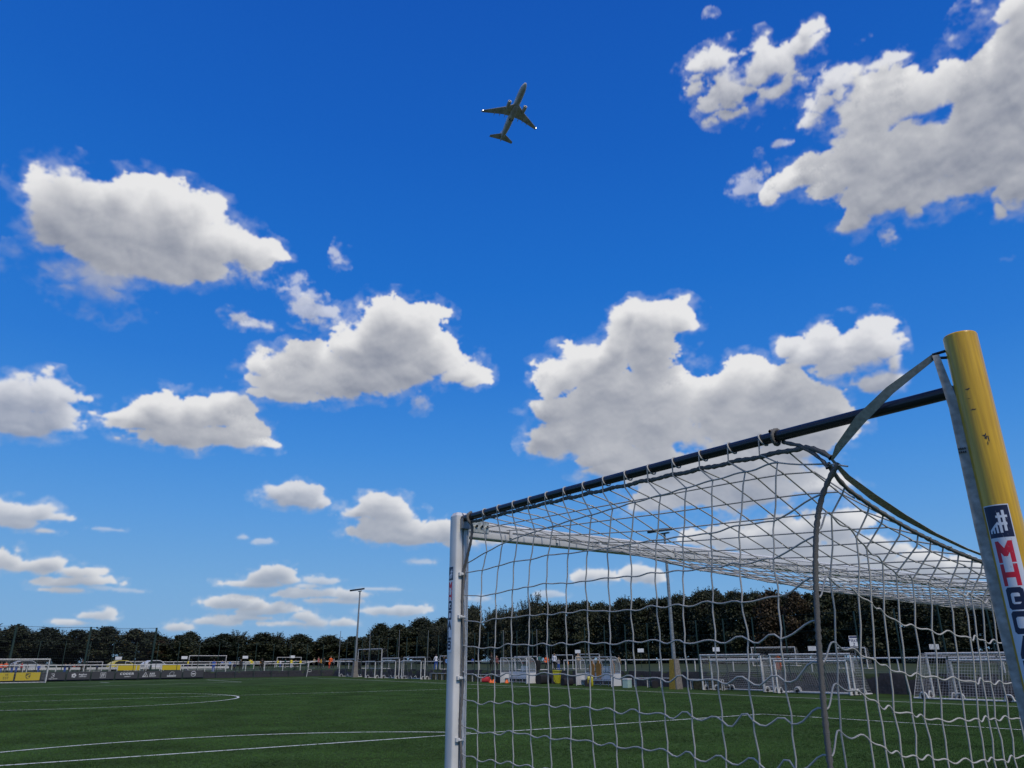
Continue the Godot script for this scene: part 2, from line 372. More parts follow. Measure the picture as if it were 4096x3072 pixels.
func make_materials() -> void:
	grain = noise_tex(0.08, 4, 256, Color(0.80, 0.80, 0.80), Color(1, 1, 1), 2)
	blotch = noise_tex(0.02, 5, 256, Color(0.62, 0.61, 0.58), Color(1, 1, 1), 3)
	mat("white_paint", Color(0.80, 0.81, 0.82), 0.38, 0.0, blotch, 1.3)
	mat("old_white", Color(0.72, 0.73, 0.74), 0.55, 0.0, blotch, 1.1)
	mat("plastic_white", Color(0.70, 0.71, 0.72), 0.45, 0.0, grain, 2.0)
	mat("slot_dark", Color(0.03, 0.03, 0.035), 0.8)
	mat("grey_metal", Color(0.30, 0.31, 0.32), 0.42, 0.7, grain, 6.0)
	mat("zinc", Color(0.60, 0.64, 0.62), 0.4, 0.35, blotch, 9.0)
	mat("bolt", Color(0.75, 0.75, 0.75), 0.22, 1.0)
	mat("black_tube", Color(0.012, 0.016, 0.028), 0.28, 0.0, grain, 20.0)
	mat("cord", Color(0.62, 0.62, 0.60), 0.75, 0.0, noise_tex(0.15, 3, 128, Color(0.6, 0.6, 0.6), Color(1, 1, 1), 12), 30.0)
	mat("rope", Color(0.32, 0.31, 0.30), 0.9, 0.0, noise_tex(0.2, 3, 128, Color(0.35, 0.34, 0.33), Color(1, 1, 1), 14), 22.0)
	mat("strap", Color(0.55, 0.53, 0.50), 0.8, 0.0, noise_tex(0.05, 4, 128, Color(0.7, 0.69, 0.66), Color(1, 1, 1), 15), 14.0)
	mat("pale_strap", Color(0.55, 0.56, 0.57), 0.75, 0.0, blotch, 9.0)
	mat("dark_green", Color(0.012, 0.030, 0.022), 0.5)
	mat("net_white", Color(0.42, 0.43, 0.45), 0.8)
	mat("net_dark", Color(0.035, 0.04, 0.05), 0.8)
	mat("yellow_pad", Color(0.52, 0.33, 0.03), 0.6, 0.0, blotch, 1.5)
	mat("grey_pad", Color(0.27, 0.25, 0.23), 0.6, 0.0, blotch, 1.5)
	mat("galvanised", Color(0.42, 0.44, 0.46), 0.4, 0.5, blotch, 1.0)
	mat("lamp_black", Color(0.02, 0.02, 0.022), 0.4)
	mat("lamp_glass", Color(0.30, 0.32, 0.35), 0.1)
	mat("black_cloth", Color(0.012, 0.012, 0.015), 0.85, 0.0, grain, 3.0)
	mat("rubber", Color(0.015, 0.015, 0.015), 0.8)
	mat("bin_yellow", Color(0.60, 0.56, 0.02), 0.45, 0.0, blotch, 2.0)
	mat("orange", Color(0.75, 0.13, 0.015), 0.6)
	mat("red", Color(0.50, 0.03, 0.04), 0.6)
	mat("mannequin", Color(0.55, 0.22, 0.02), 0.55, 0.0, grain, 3.0)
	mat("tan_wood", Color(0.42, 0.26, 0.10), 0.8, 0.0, noise_tex(0.03, 4, 128, Color(0.5, 0.46, 0.4), Color(1, 1, 1), 18), 1.2)
	mat("cool_box", Color(0.30, 0.42, 0.38), 0.5)
	mat("board_grey", Color(0.060, 0.060, 0.066), 0.5, 0.0, grain, 2.0)
	mat("board_yellow", Color(0.62, 0.47, 0.02), 0.5, 0.0, grain, 2.0)
	mat("board_print", Color(0.62, 0.63, 0.65), 0.6)
	mat("board_dark_print", Color(0.10, 0.085, 0.02), 0.6)
	mat("sign_white", Color(0.66, 0.68, 0.70), 0.5)
	mat("sign_navy", Color(0.02, 0.03, 0.10), 0.5)
	mat("skin", Color(0.45, 0.28, 0.20), 0.6)
	var glass := mat("clear_panel", Color(0.75, 0.80, 0.85), 0.08)
	glass.albedo_color.a = 0.12
	glass.transparency = BaseMaterial3D.TRANSPARENCY_ALPHA
	mat("person", Color(1, 1, 1), 0.85)
	M["person"].vertex_color_use_as_albedo = true
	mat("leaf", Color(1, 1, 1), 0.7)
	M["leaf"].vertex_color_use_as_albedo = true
	mat("bark", Color(0.06, 0.045, 0.035), 0.9, 0.0, blotch, 1.0)
	mat("car_white", Color(0.60, 0.62, 0.66), 0.25); mat("car_yellow", Color(0.60, 0.50, 0.10), 0.25); mat("car_silver", Color(0.40, 0.42, 0.45), 0.25)
	mat("car_glass", Color(0.02, 0.025, 0.03), 0.08)
# ---------------------------------------------------------------- ground
func strip(b: MB, pts: PackedVector2Array, w: float, y: float) -> void:   # a flat painted line through points (a, b)
	var m := pts.size()
	for i in m - 1:
		var d := (pts[i + 1] - pts[i]).normalized()
		var s := Vector2(-d.y, d.x) * w * 0.5
		var d0 := d if i == 0 else ((pts[i] - pts[i - 1]).normalized() + d).normalized()
		var d1 := d if i == m - 2 else ((pts[i + 2] - pts[i + 1]).normalized() + d).normalized()
		var s0 := Vector2(-d0.y, d0.x) * w * 0.5
		var s1 := Vector2(-d1.y, d1.x) * w * 0.5
		var a := pts[i] - s0; var bb := pts[i + 1] - s1; var c := pts[i + 1] + s1; var e := pts[i] + s0
		b.quad(V(a.x, y, a.y), V(bb.x, y, bb.y), V(c.x, y, c.y), V(e.x, y, e.y))

func arc(c: Vector2, r: float, from: float, to: float, n: int) -> PackedVector2Array:
	var p := PackedVector2Array()
	for i in n + 1:
		var t := lerpf(from, to, float(i) / n)
		p.append(c + Vector2(cos(t), sin(t)) * r)
	return p

func build_ground() -> void:
	# rough grass all round, with the bank that drops to the pitch
	var meadow := mat("meadow", Color(0.040, 0.068, 0.020), 0.95, 0.0, noise_tex(0.03, 5, 512, Color(0.55, 0.58, 0.5), Color(1, 1, 1), 31), 0.35)
	var la := [-600.0, -200.0, -80.0, -40.0, -20.0, -8.0, 0.0, 8.0, 16.0, 24.0, 32.0, 40.0, 42.8, 42.95, 43.1, 43.25, 43.4, 43.6, 44.5, 46.0, 48.0, 51.0, 55.0, 60.0, 64.0, 68.0, 72.0, 76.0, 80.0, 90.0, 110.0, 160.0, 300.0, 700.0]
	var lb := [-600.0, -200.0, -80.0, -40.0, -10.0, 0.0, 10.0, 20.0, 30.0, 40.0, 50.0, 60.0, 70.0, 80.0, 90.0, 96.0, 96.2, 96.45, 96.6, 96.8, 97.0, 97.15, 97.4, 98.5, 100.0, 104.0, 108.0, 112.0, 118.0, 126.0, 134.0, 142.0, 154.0, 170.0, 220.0, 400.0, 900.0]
	var g := MB.new()
	for b in lb:
		for a in la:
			var bb: float = b + 0.172 * clampf(a, -60.0, 42.0) * step(40.0, 96.0, b)
			g.put(V(a, land(a, bb), bb), Vector3.UP)
	var na := la.size()
	for j in lb.size() - 1:
		for i in na - 1:
			var p := j * na + i
			g.idx.append_array(PackedInt32Array([p, p + na + 1, p + 1, p, p + na, p + na + 1]))
	for i in g.v.size():
		var p := g.v[i]
		var e := 0.15
		g.nn[i] = Vector3(-(land(p.x + e, -p.z) - land(p.x - e, -p.z)) / (2 * e), 1.0, (land(p.x, -p.z + e) - land(p.x, -p.z - e)) / (2 * e)).normalized()
	struct("ground", g, meadow)
	# dark sheeting and weeds on the bank
	var bank_mat := mat("bank_sheet", Color(0.030, 0.031, 0.038), 0.85, 0.0, noise_tex(0.02, 5, 512, Color(0.25, 0.27, 0.26), Color(1, 1, 1), 33), 0.5)
	var f := FastNoiseLite.new()
	f.seed = 8; f.frequency = 0.9; f.fractal_octaves = 4
	for side in 2:
		var k := MB.new()
		var n := 260 if side == 0 else 170
		var rows := 7
		for i in n + 1:
			for r in rows:
				var t := float(r) / (rows - 1)
				var a: float; var b: float; var nrm: Vector3
				if side == 0:
					b = lerpf(-12.0, 103.4, float(i) / n); a = 42.78 + 0.66 * t
					nrm = Vector3(-1, 0.4, 0).normalized()
				else:
					a = lerpf(-30.0, 43.2, float(i) / n); b = far_line(a) + 0.18 + 0.72 * t
					nrm = Vector3(0, 0.4, 1).normalized()
				var y := land(43.6, b) * t if side == 0 else 0.78 * t
				var p := V(a, y, b) + nrm * (0.03 + 0.16 * f.get_noise_3d(a * 0.8 + i * 0.02, y * 2.2, b * 0.8) * (1.0 if r > 0 else 0.0))
				k.put(p, nrm)
		for i in n:
			for r in rows - 1:
				var p := i * rows + r
				if side == 0: k.idx.append_array(PackedInt32Array([p, p + rows + 1, p + 1, p, p + rows, p + rows + 1]))
				else: k.idx.append_array(PackedInt32Array([p, p + rows + 1, p + rows, p, p + 1, p + rows + 1]))
		for i in n + 1:
			for r in rows:
				var p0 := k.v[mini(i + 1, n) * rows + r] - k.v[maxi(i - 1, 0) * rows + r]
				var p1 := k.v[i * rows + mini(r + 1, rows - 1)] - k.v[i * rows + maxi(r - 1, 0)]
				var nr := p1.cross(p0).normalized()
				if nr.dot(Vector3(-1, 0.4, 0) if side == 0 else Vector3(0, 0.4, 1)) < 0.0: nr = -nr
				k.nn[i * rows + r] = nr
		struct("bank", k, bank_mat)
	# artificial turf
	var turf_mat := StandardMaterial3D.new()
	turf_mat.resource_name = "turf"
	turf_mat.albedo_color = lin(0.108, 0.205, 0.062)
	turf_mat.roughness = 0.9
	turf_mat.albedo_texture = noise_tex(0.035, 7, 1024, Color(0.40, 0.42, 0.36), Color(1.0, 1.0, 1.0), 41)
	turf_mat.uv1_triplanar = true; turf_mat.uv1_world_triplanar = true; turf_mat.uv1_scale = Vector3.ONE * 0.36
	turf_mat.detail_enabled = true
	turf_mat.detail_blend_mode = BaseMaterial3D.BLEND_MODE_MUL
	turf_mat.detail_albedo = noise_tex(0.012, 5, 512, Color(0.72, 0.68, 0.62), Color(1, 1, 1), 42)
	turf_mat.detail_uv_layer = BaseMaterial3D.DETAIL_UV_2
	turf_mat.uv2_triplanar = true; turf_mat.uv2_world_triplanar = true; turf_mat.uv2_scale = Vector3.ONE * 0.045
	turf_mat.metallic_specular = 0.12
	var t := MB.new()
	var w := 42.76
	t.quad(V(-45, 0.006, -14), V(w, 0.006, -14), V(w, 0.006, far_line(w) + 0.2), V(-45, 0.006, far_line(-45) + 0.2))
	for i in t.nn.size(): t.nn[i] = Vector3.UP
	var pitch := struct("pitch", t, turf_mat)
	var paint := mat("line_paint", Color(0.80, 0.81, 0.80), 0.9, 0.0, noise_tex(0.2, 3, 256, Color(0.72, 0.75, 0.72), Color(1, 1, 1), 44), 2.0)
	var lines := [
		[[-30.0, 16.75], [23.35, 16.4]], [[23.35, 16.4], [23.6, 0.0]], [[-45.0, 0.0], [35.4, 0.0]], [[35.1, -2.0], [35.35, 30.0], [35.55, 60.0], [35.9, 92.5]],
		[[-27.0, 46.6], [35.4, 46.9]], [[-27.0, 71.5], [3.0, 73.0], [23.0, 79.3]], [[23.0, 79.3], [22.9, 92.0]], [[-27.0, 90.4], [36.0, 92.6]], [[11.75, 90.6], [12.0, 86.6], [9.0, 85.6]]]
	for l in lines:
		var s := MB.new()
		var pts := PackedVector2Array()
		for q in l: pts.append(Vector2(q[0], q[1]))
		strip(s, pts, 0.13, 0.0105 + 0.0004 * lines.find(l))
		part(pitch, "line", s, paint)
	for l in [arc(Vector2(3.66, 46.75), 9.1, 0.0, TAU, 96), arc(Vector2(3.66, 11.0), 9.15, 0.68, PI - 0.68, 40)]:
		var s := MB.new()
		strip(s, l, 0.13, 0.0145)
		part(pitch, "line", s, paint)

func on_line(a: float, b: float) -> bool:              # the white lines have their own pile
	if absf(b - 16.75 + 0.00656 * (a + 30.0)) < 0.10 and a < 23.5: return true
	if absf(a - 23.6 + 0.0152 * b) < 0.10 and b < 16.5: return true
	if absf(b - 46.74) < 0.14 or absf(b) < 0.1: return true
	var d := Vector2(a - 3.66, b - 11.0)
	if absf(d.length() - 9.15) < 0.10 and b > 16.5: return true
	return absf(Vector2(a - 3.66, b - 46.75).length() - 9.1) < 0.12

func build_fibres() -> void:
	# standing pile of the turf on the part of the pitch before the goal
	var rng := RandomNumberGenerator.new()
	rng.seed = 71
	var t := MB.new()
	for k in 9:
		var a := TAU * k / 9.0 + rng.randf_range(-0.3, 0.3)
		var p := Vector3(cos(a), 0, sin(a)) * rng.randf_range(0.0, 0.05)
		var d := Vector3(cos(a) * 0.4, 1.0, sin(a) * 0.4) * rng.randf_range(0.022, 0.036)
		var s := Vector3(-sin(a), 0, cos(a)) * 0.004
		t.tri(p - s, p + s, p + d)
	var m := mat("fibre", Color(0.052, 0.112, 0.030), 0.6)
	m.vertex_color_use_as_albedo = true
	m.metallic_specular = 0.25
	var am := t.mesh()
	am.surface_set_material(0, m)
	var mm := MultiMesh.new()
	mm.transform_format = MultiMesh.TRANSFORM_3D
	mm.use_colors = true
	mm.mesh = am
	var n := 230000
	mm.instance_count = n
	var buf := PackedFloat32Array()
	buf.resize(n * 16)
	var patch := FastNoiseLite.new()
	patch.seed = 72; patch.frequency = 0.35; patch.fractal_octaves = 4
	for i in n:
		var b := 4.0 + 62.0 * pow(rng.randf(), 2.0)
		var a := rng.randf_range(-9.0, 34.0)
		while on_line(a, b): a += rng.randf_range(-1.0, 1.0); b += rng.randf_range(-0.5, 0.5)
		var r := rng.randf() * TAU
		var s := rng.randf_range(0.8, 1.3)
		var o := i * 16
		buf[o] = cos(r) * s; buf[o + 2] = sin(r) * s; buf[o + 3] = a
		buf[o + 5] = s; buf[o + 7] = 0.004
		buf[o + 8] = -sin(r) * s; buf[o + 10] = cos(r) * s; buf[o + 11] = -b
		var c := clampf(0.85 + patch.get_noise_2d(a, b) * 0.55 + rng.randf_range(-0.3, 0.3), 0.3, 1.5)
		buf[o + 12] = c; buf[o + 13] = c; buf[o + 14] = c * rng.randf_range(0.8, 1.1); buf[o + 15] = 1.0
	mm.buffer = buf
	var o := MultiMeshInstance3D.new()
	o.name = "turf_fibres"
	o.multimesh = mm
	add_child(o)
	o.set_meta("kind", "stuff")
	tag(o, "short green plastic fibres of the artificial pitch", "turf")
# ---------------------------------------------------------------- the near goal, its net and its poles
func rounded_profile(w: float, d: float) -> PackedVector2Array:   # round front (+y), flat back (-y) with a slot
	var p := PackedVector2Array()
	var r := w * 0.5
	for i in 17:
		var t := PI * i / 16.0
		p.append(Vector2(cos(t) * r, sin(t) * r * 1.05))
	var c := 0.006
	p.append(Vector2(-r, -d + c)); p.append(Vector2(-r + c * 0.4, -d + c * 0.3)); p.append(Vector2(-r + c, -d))
	p.append(Vector2(-0.0045, -d)); p.append(Vector2(-0.0045, -d + 0.012)); p.append(Vector2(0.0045, -d + 0.012)); p.append(Vector2(0.0045, -d))
	p.append(Vector2(r - 0.011, -d)); p.append(Vector2(r - 0.011, -d + 0.004)); p.append(Vector2(r - 0.009, -d + 0.004)); p.append(Vector2(r - 0.009, -d))
	p.append(Vector2(r - c, -d)); p.append(Vector2(r - c * 0.4, -d + c * 0.3)); p.append(Vector2(r, -d + c))
	return p

func sticker_image() -> ImageTexture:
	# white strip, navy panel with a white emblem, then M H in red and G O A L S in navy
	var w := 120; var h := 720
	var im := Image.create(w, h, false, Image.FORMAT_RGB8)
	im.fill(Color(0.80, 0.83, 0.88))
	var navy := Color(0.07, 0.10, 0.24); var red := Color(0.80, 0.10, 0.20)
	im.fill_rect(Rect2i(4, 4, w - 8, 116), navy)
	var wh := Color(0.82, 0.85, 0.9)
	for x in range(14, 58):                                  # sloping wing of the emblem with three legs
		var top := int(lerpf(92.0, 62.0, (x - 14) / 44.0))
		im.fill_rect(Rect2i(x, top, 1, 11), wh)
		if (x - 14) % 16 < 9: im.fill_rect(Rect2i(x, top, 1, 104 - top), wh)
	for r in [Rect2i(62, 30, 12, 74), Rect2i(82, 22, 12, 76), Rect2i(54, 40, 50, 9), Rect2i(58, 66, 40, 10)]: im.fill_rect(r, wh)
	var glyph := {
		"M": [[0, 0, 0, 1], [0, 0, 0.5, 0.62], [0.5, 0.62, 1, 0], [1, 0, 1, 1]], "H": [[0, 0, 0, 1], [1, 0, 1, 1], [0, 0.5, 1, 0.5]],
		"G": [[1, 0.26, 1, 0.1], [1, 0.1, 0.85, 0], [0.85, 0, 0.15, 0], [0.15, 0, 0, 0.12], [0, 0.12, 0, 0.88], [0, 0.88, 0.15, 1], [0.15, 1, 0.85, 1], [0.85, 1, 1, 0.88], [1, 0.88, 1, 0.55], [1, 0.55, 0.55, 0.55]],
		"O": [[0.15, 0, 0.85, 0], [0.85, 0, 1, 0.12], [1, 0.12, 1, 0.88], [1, 0.88, 0.85, 1], [0.85, 1, 0.15, 1], [0.15, 1, 0, 0.88], [0, 0.88, 0, 0.12], [0, 0.12, 0.15, 0]],
		"A": [[0, 1, 0.5, 0], [0.5, 0, 1, 1], [0.22, 0.65, 0.78, 0.65]], "L": [[0.05, 0, 0.05, 1], [0.05, 1, 1, 1]],
		"S": [[1, 0.2, 0.85, 0], [0.85, 0, 0.15, 0], [0.15, 0, 0, 0.12], [0, 0.12, 0, 0.38], [0, 0.38, 0.15, 0.5], [0.15, 0.5, 0.85, 0.5], [0.85, 0.5, 1, 0.62], [1, 0.62, 1, 0.88], [1, 0.88, 0.85, 1], [0.85, 1, 0.15, 1], [0.15, 1, 0, 0.8]]}
	var y0 := 138
	for ch in "MHGOALS":
		var segs: Array = glyph[ch]
		var c := red if ch in "MH" else navy
		for y in range(y0 - 10, y0 + 76):
			for x in range(10, 112):
				var p := Vector2((x - 31.0), (y - y0 - 4.0))
				for s in segs:
					var q := Geometry2D.get_closest_point_to_segment(p, Vector2(s[0] * 58.0, s[1] * 58.0), Vector2(s[2] * 58.0, s[3] * 58.0))
					if maxf(absf(q.x - p.x), absf(q.y - p.y)) < 9.5:
						im.set_pixel(x, y, c)
						break
		y0 += 82
	var rng := RandomNumberGenerator.new(); rng.seed = 6
	for k in 26:                                             # scratches through the print
		var p := Vector2(rng.randf_range(60, 100), rng.randf_range(20, 230))
		for i in rng.randi_range(4, 14):
			im.set_pixel(int(p.x) % w, int(p.y) % h, Color(0.6, 0.6, 0.6))
			p += Vector2(rng.randf_range(-0.3, 1.2), rng.randf_range(0.4, 1.4))
	return ImageTexture.create_from_image(im)

func knot(b: MB, p: Vector3, r: float) -> void:
	var q := [Vector3(r, 0, 0), Vector3(0, r * 1.2, 0), Vector3(0, 0, r), Vector3(-r, 0, 0), Vector3(0, -r * 1.2, 0), Vector3(0, 0, -r)]
	var k := b.v.size()
	for d in q: b.put(p + d, d.normalized())
	for f in [[0, 1, 2], [2, 1, 3], [3, 1, 5], [5, 1, 0], [2, 4, 0], [3, 4, 2], [5, 4, 3], [0, 4, 5]]:
		b.idx.append_array(PackedInt32Array([k + f[0], k + f[2], k + f[1]]))

func wavy(knots: PackedVector3Array, amp: PackedFloat32Array, sub: int, side := Vector3.ZERO) -> PackedVector3Array:   # a slack cord: dips after each knot and humps before the next
	var p := PackedVector3Array()
	for i in knots.size() - 1:
		for k in sub:
			var t := float(k) / sub
			var w := sin(TAU * t) * (0.75 + 0.5 * t)
			p.append(knots[i].lerp(knots[i + 1], t) + Vector3.DOWN * w * amp[i] + side * sin(PI * t) * amp[i])
	p.append(knots[-1])
	return p

func rear_height(a: float) -> float:                   # height of the rear top edge of the net
	var e := minf(a, 7.32 - a)
	return 2.335 - 0.20 * (1.0 - exp(-maxf(e, 0.0) / 0.5)) - 0.03 * step(0.0, 3.6, e)

func arm_rope(b: float) -> float:                      # height of the rope that hangs under the arm
	var t := clampf((-b - 0.10) / 1.5, 0.0, 1.0)
	return lerpf(2.421, 2.383, pow(t, 1.7))

func roof(a: float, s: float) -> Vector3:              # s 0 at the crossbar, 1 at the rear edge
	var e := maxf(minf(a, 7.32 - a), 0.0)
	var b := -0.040 - 1.612 * s
	var y0 := lerpf(2.402, rear_rope(a), s)
	var sag := 0.15 * (1.0 - exp(-e / 0.9)) * sin(PI * pow(s, 0.8)) * (1.0 - 0.35 * s)
	return V(a, lerpf(y0 - sag, arm_rope(b) - 0.004, exp(-pow(e / 0.28, 1.3)) * (1.0 - pow(s, 40.0))), b)

func rear_rope(a: float) -> float:
	return rear_height(a) - 0.006 - 0.028 * step(0.0, 0.05, minf(a, 7.32 - a))

func build_goal() -> void:
	var g := thing("football_goal", "large white goal with black top arm running back to yellow pole", "goal")
	var prof := rounded_profile(0.063, 0.040)
	var white := mat("post_white", Color(0.70, 0.71, 0.73), 0.33, 0.0, noise_tex(0.015, 5, 256, Color(0.86, 0.86, 0.85), Color(1, 1, 1), 51), 1.2)
	var st := StandardMaterial3D.new()
	st.resource_name = "sticker"; st.albedo_texture = sticker_image(); st.roughness = 0.4
	for e in 2:
		var a := 7.32 * e
		var b := MB.new()
		b.prism(prof, V(a, 0.0, 0.0), Vector3(1, 0, 0), Vector3(0, 0, -1), Vector3(0, 2.452, 0))
		# bevelled cap
		for i in prof.size():
			var p := prof[i]; var q := prof[(i + 1) % prof.size()]
			b.quad(V(a + p.x, 2.452, p.y), V(a + q.x, 2.452, q.y), V(a + q.x * 0.72, 2.466, q.y * 0.72), V(a + p.x * 0.72, 2.466, p.y * 0.72))
		var top := PackedVector2Array()
		for p in prof: top.append(p * 0.72)
		b.prism(top, V(a, 2.4655, 0.0), Vector3(1, 0, 0), Vector3(0, 0, -1), Vector3(0, 0.0006, 0))
		var post := part(g, "post", b, white)
		if e == 0:
			var s := MB.new()                              # sticker on the outer face
			var y1 := 2.252; var y0 := 1.932
			var n := 10
			for i in n + 1:
				var u := float(i) / n                     # round the front, then along the flat side
				var t := deg_to_rad(lerpf(135.0, 180.0, minf(u / 0.4, 1.0)))
				var d := Vector2(cos(t), sin(t) * 1.05) * 0.0322 - Vector2(0, 0.023) * maxf(0.0, (u - 0.4) / 0.6)
				for yy in [y0, y1]: s.put(V(d.x, yy, d.y), V(cos(t), 0, sin(t)).normalized(), Vector2(float(i) / n, 1.0 if yy == y0 else 0.0))
			for i in n: s.idx.append_array(PackedInt32Array([i * 2, i * 2 + 3, i * 2 + 2, i * 2, i * 2 + 1, i * 2 + 3]))
			part(post, "sticker", s, st)
		var clips := [2.22, 2.06, 1.84, 1.63, 1.42, 1.2, 0.98, 0.76, 0.54, 0.32]
		for y in clips:
			var c := MB.new()
			c.box(V(a - 0.002, y, -0.0460), Vector3(0.036, 0.0125, 0.011))
			c.box(V(a - 0.002, y, -0.0530), Vector3(0.024, 0.0055, 0.004))
			part(post, "clip", c, M["plastic_white"])
	var cb := MB.new()
	cb.prism(rounded_profile(0.068, 0.036), V(7.289, 2.402, 0.0), Vector3(0, 1, 0), Vector3(0, 0, -1), Vector3(-7.258, 0, 0))
	var bar := part(g, "crossbar", cb, white)
	for k in 28:
		var c := MB.new()
		c.box(V(0.235 + k * 0.25, 2.400, -0.040), Vector3(0.012, 0.036, 0.009))
		part(bar, "clip", c, M["plastic_white"])
	for e in 2:
		var a := 7.32 * e
		var f := 1.0 - 2.0 * e
		var c := MB.new()
		c.box(V(a + f * 0.075, 2.414, -0.0378), Vector3(0.10, 0.044, 0.003))
		var plate := part(bar, "joint_plate", c, M["zinc"])
		for k in 4:
			var d := MB.new()
			d.rod(V(a + f * (0.036 + 0.026 * k), 2.416, -0.038), V(a + f * (0.036 + 0.026 * k), 2.416, -0.046), 0.0055, 10)
			part(plate, "bolt", d, M["bolt"])
		var k := MB.new()
		k.box(V(a + f * 0.004, 2.418, -0.048), Vector3(0.04, 0.040, 0.026))
		part(g, "arm_bracket", k, M["grey_metal"])
		var r := MB.new()
		var path := PackedVector3Array()
		for i in 9:
			var t := i / 8.0
			path.append(V(a, lerpf(2.440, 2.418, t) + 0.004 * sin(PI * t), lerpf(-0.03, -1.945, t)))
		r.tube(path, 0.0138, 14)
		part(g, "net_arm", r, M["black_tube"])
		var p := MB.new()
		p.box(V(a, 2.402, -1.950), Vector3(0.022, 0.055, 0.012))
		part(g, "arm_plate", p, M["black_tube"])
	# ---- the two yellow poles behind it
	var yellow := mat("pole_yellow", Color(0.78, 0.47, 0.004), 0.32, 0.0, noise_tex(0.03, 5, 256, Color(0.78, 0.75, 0.66), Color(1, 1, 1), 52), 2.5)
	yellow.uv1_scale = Vector3(16, 0.7, 16)             # streaks along the tube
	yellow.clearcoat_enabled = true; yellow.clearcoat = 0.35; yellow.clearcoat_roughness = 0.2
	for e in 2:
		var o := V(7.32 * e, 0.0, -1.99)
		var y := thing("net_pole", ["yellow steel net pole with lettered sticker, scuffed near its top", "yellow steel net pole behind the far post of the large goal"][e], "pole", o)
		var b := MB.new()
		b.lathe(PackedVector2Array([Vector2(0, 0), Vector2(0, 0.0315), Vector2(2.527, 0.0315), Vector2(2.530, 0.0305), Vector2(2.530, 0.028), Vector2(2.50, 0.028), Vector2(2.50, 0.0)]), Vector3.ZERO, Vector3.UP, Vector3.RIGHT, 40)
		part(y, "tube", b, yellow)
		var hk := MB.new()
		hk.tube(P3([Vector3(0, 2.508, 0.0) - Vector3(0, 0, 0.028), Vector3(-0.012, 2.504, -0.055), Vector3(-0.012, 2.497, -0.058), Vector3(0.0, 2.492, -0.03)]), 0.0032, 8)
		part(y, "strap_hook", hk, M["black_tube"])
		if e == 0:
			var s := MB.new()
			var cam := Vector3(-0.935, 0, 0.355); var right := Vector3(0.355, 0, 0.935)
			var n := 14
			for i in n + 1:
				var f := lerpf(-58.0, 24.0, float(i) / n)
				var d := cam * cos(deg_to_rad(f)) + right * sin(deg_to_rad(f))
				s.put(d * 0.0321 + Vector3(0, 1.806, 0), d, Vector2(float(i) / n, 1))
				s.put(d * 0.0321 + Vector3(0, 2.172, 0), d, Vector2(float(i) / n, 0))
			for i in n:
				s.idx.append_array(PackedInt32Array([i * 2, i * 2 + 3, i * 2 + 2, i * 2, i * 2 + 1, i * 2 + 3]))
			part(y, "sticker", s, st)
			# black scuffs on the paint
			var rng := RandomNumberGenerator.new(); rng.seed = 11
			var sc := MB.new()
			for k in [[-14.0, 2.405, 0.010, 0.0016], [-12.0, 2.362, 0.012, 0.0014], [6.0, 2.305, 0.006, 0.004], [10.0, 2.300, 0.004, 0.006], [9.0, 2.294, 0.002, 0.008], [1.0, 2.307, 0.005, 0.0012], [-18.0, 2.385, 0.004, 0.0008]]:
				for i in 5:
					var f0: float = k[0] + rng.randf_range(-5.0, 5.0)
					var yy: float = k[1] + rng.randf_range(-1.0, 1.0) * k[3]
					var hw: float = k[2] * rng.randf_range(0.3, 0.8) / 0.0318 * 28.6
					var hh: float = k[3] * rng.randf_range(0.3, 0.8)
					var at := func(ff: float, y1: float) -> Vector3: return (cam * cos(deg_to_rad(ff)) + right * sin(deg_to_rad(ff))) * 0.03175 + Vector3(0, y1, 0)
					sc.quad(at.call(f0 - hw, yy), at.call(f0, yy - hh), at.call(f0 + hw, yy + hh * 0.3), at.call(f0 + hw * 0.2, yy + hh))
			part(y, "scuff", sc, M["slot_dark"]).set_meta("kind", "stuff")
	# ---- straps
	var s1 := thing("webbing_strap", "grey webbing strap from yellow pole top down to net corner", "strap")
	var path := [V(-0.010, 2.502, -1.940), V(-0.03, 2.448, -1.84), V(-0.034, 2.40, -1.765), V(-0.018, 2.355, -1.695), V(0.0, 2.335, -1.664)]
	for a in [0.06, 0.16, 0.28, 0.42, 0.58, 0.78, 1.05, 1.5, 2.2, 3.2, 4.2, 5.2, 6.2, 6.9, 7.25]: path.append(V(a, rear_rope(a) + 0.014 + 0.012 * exp(-a / 0.3), -1.660))
	path.append(V(7.32, 2.499, -1.93))
	var wid := [0.006, 0.0095, 0.0115, 0.008, 0.003, 0.007, 0.010, 0.011, 0.009, 0.008]
	var rb := MB.new()
	for i in path.size():
		var p: Vector3 = path[i]
		var t: Vector3 = (path[mini(i + 1, path.size() - 1)] - path[maxi(i - 1, 0)]).normalized()
		var tw: float = 0.5 if i < 4 else (0.5 + (i - 4) * 0.22 if i < 9 else 1.5)
		var side := t.cross(Vector3(-0.8, -0.35, 0.45)).normalized().rotated(t, tw - 0.5)
		var hw: float = wid[mini(i, 9)]
		var nrm := side.cross(t).normalized()
		for f in [[-1, 1], [1, 1], [1, -1], [-1, -1]]:
			rb.put(p + side * hw * f[0] + nrm * 0.0008 * f[1], nrm * f[1])
	for i in path.size() - 1:
		for q in [[0, 1], [1, 2], [2, 3], [3, 0]]:
			var a: int = i * 4 + q[0]; var b: int = i * 4 + q[1]
			rb.idx.append_array(PackedInt32Array([a, b + 4, b, a, a + 4, b + 4]))
	part(s1, "band", rb, M["strap"])
	var s2 := thing("hanging_strap", "pale webbing strap hanging down beside the yellow pole", "strap")
	var hb := MB.new()
	var left := Vector3(-0.355, 0, -0.935); var camd := Vector3(-0.935, 0, 0.355)
	var ps := []
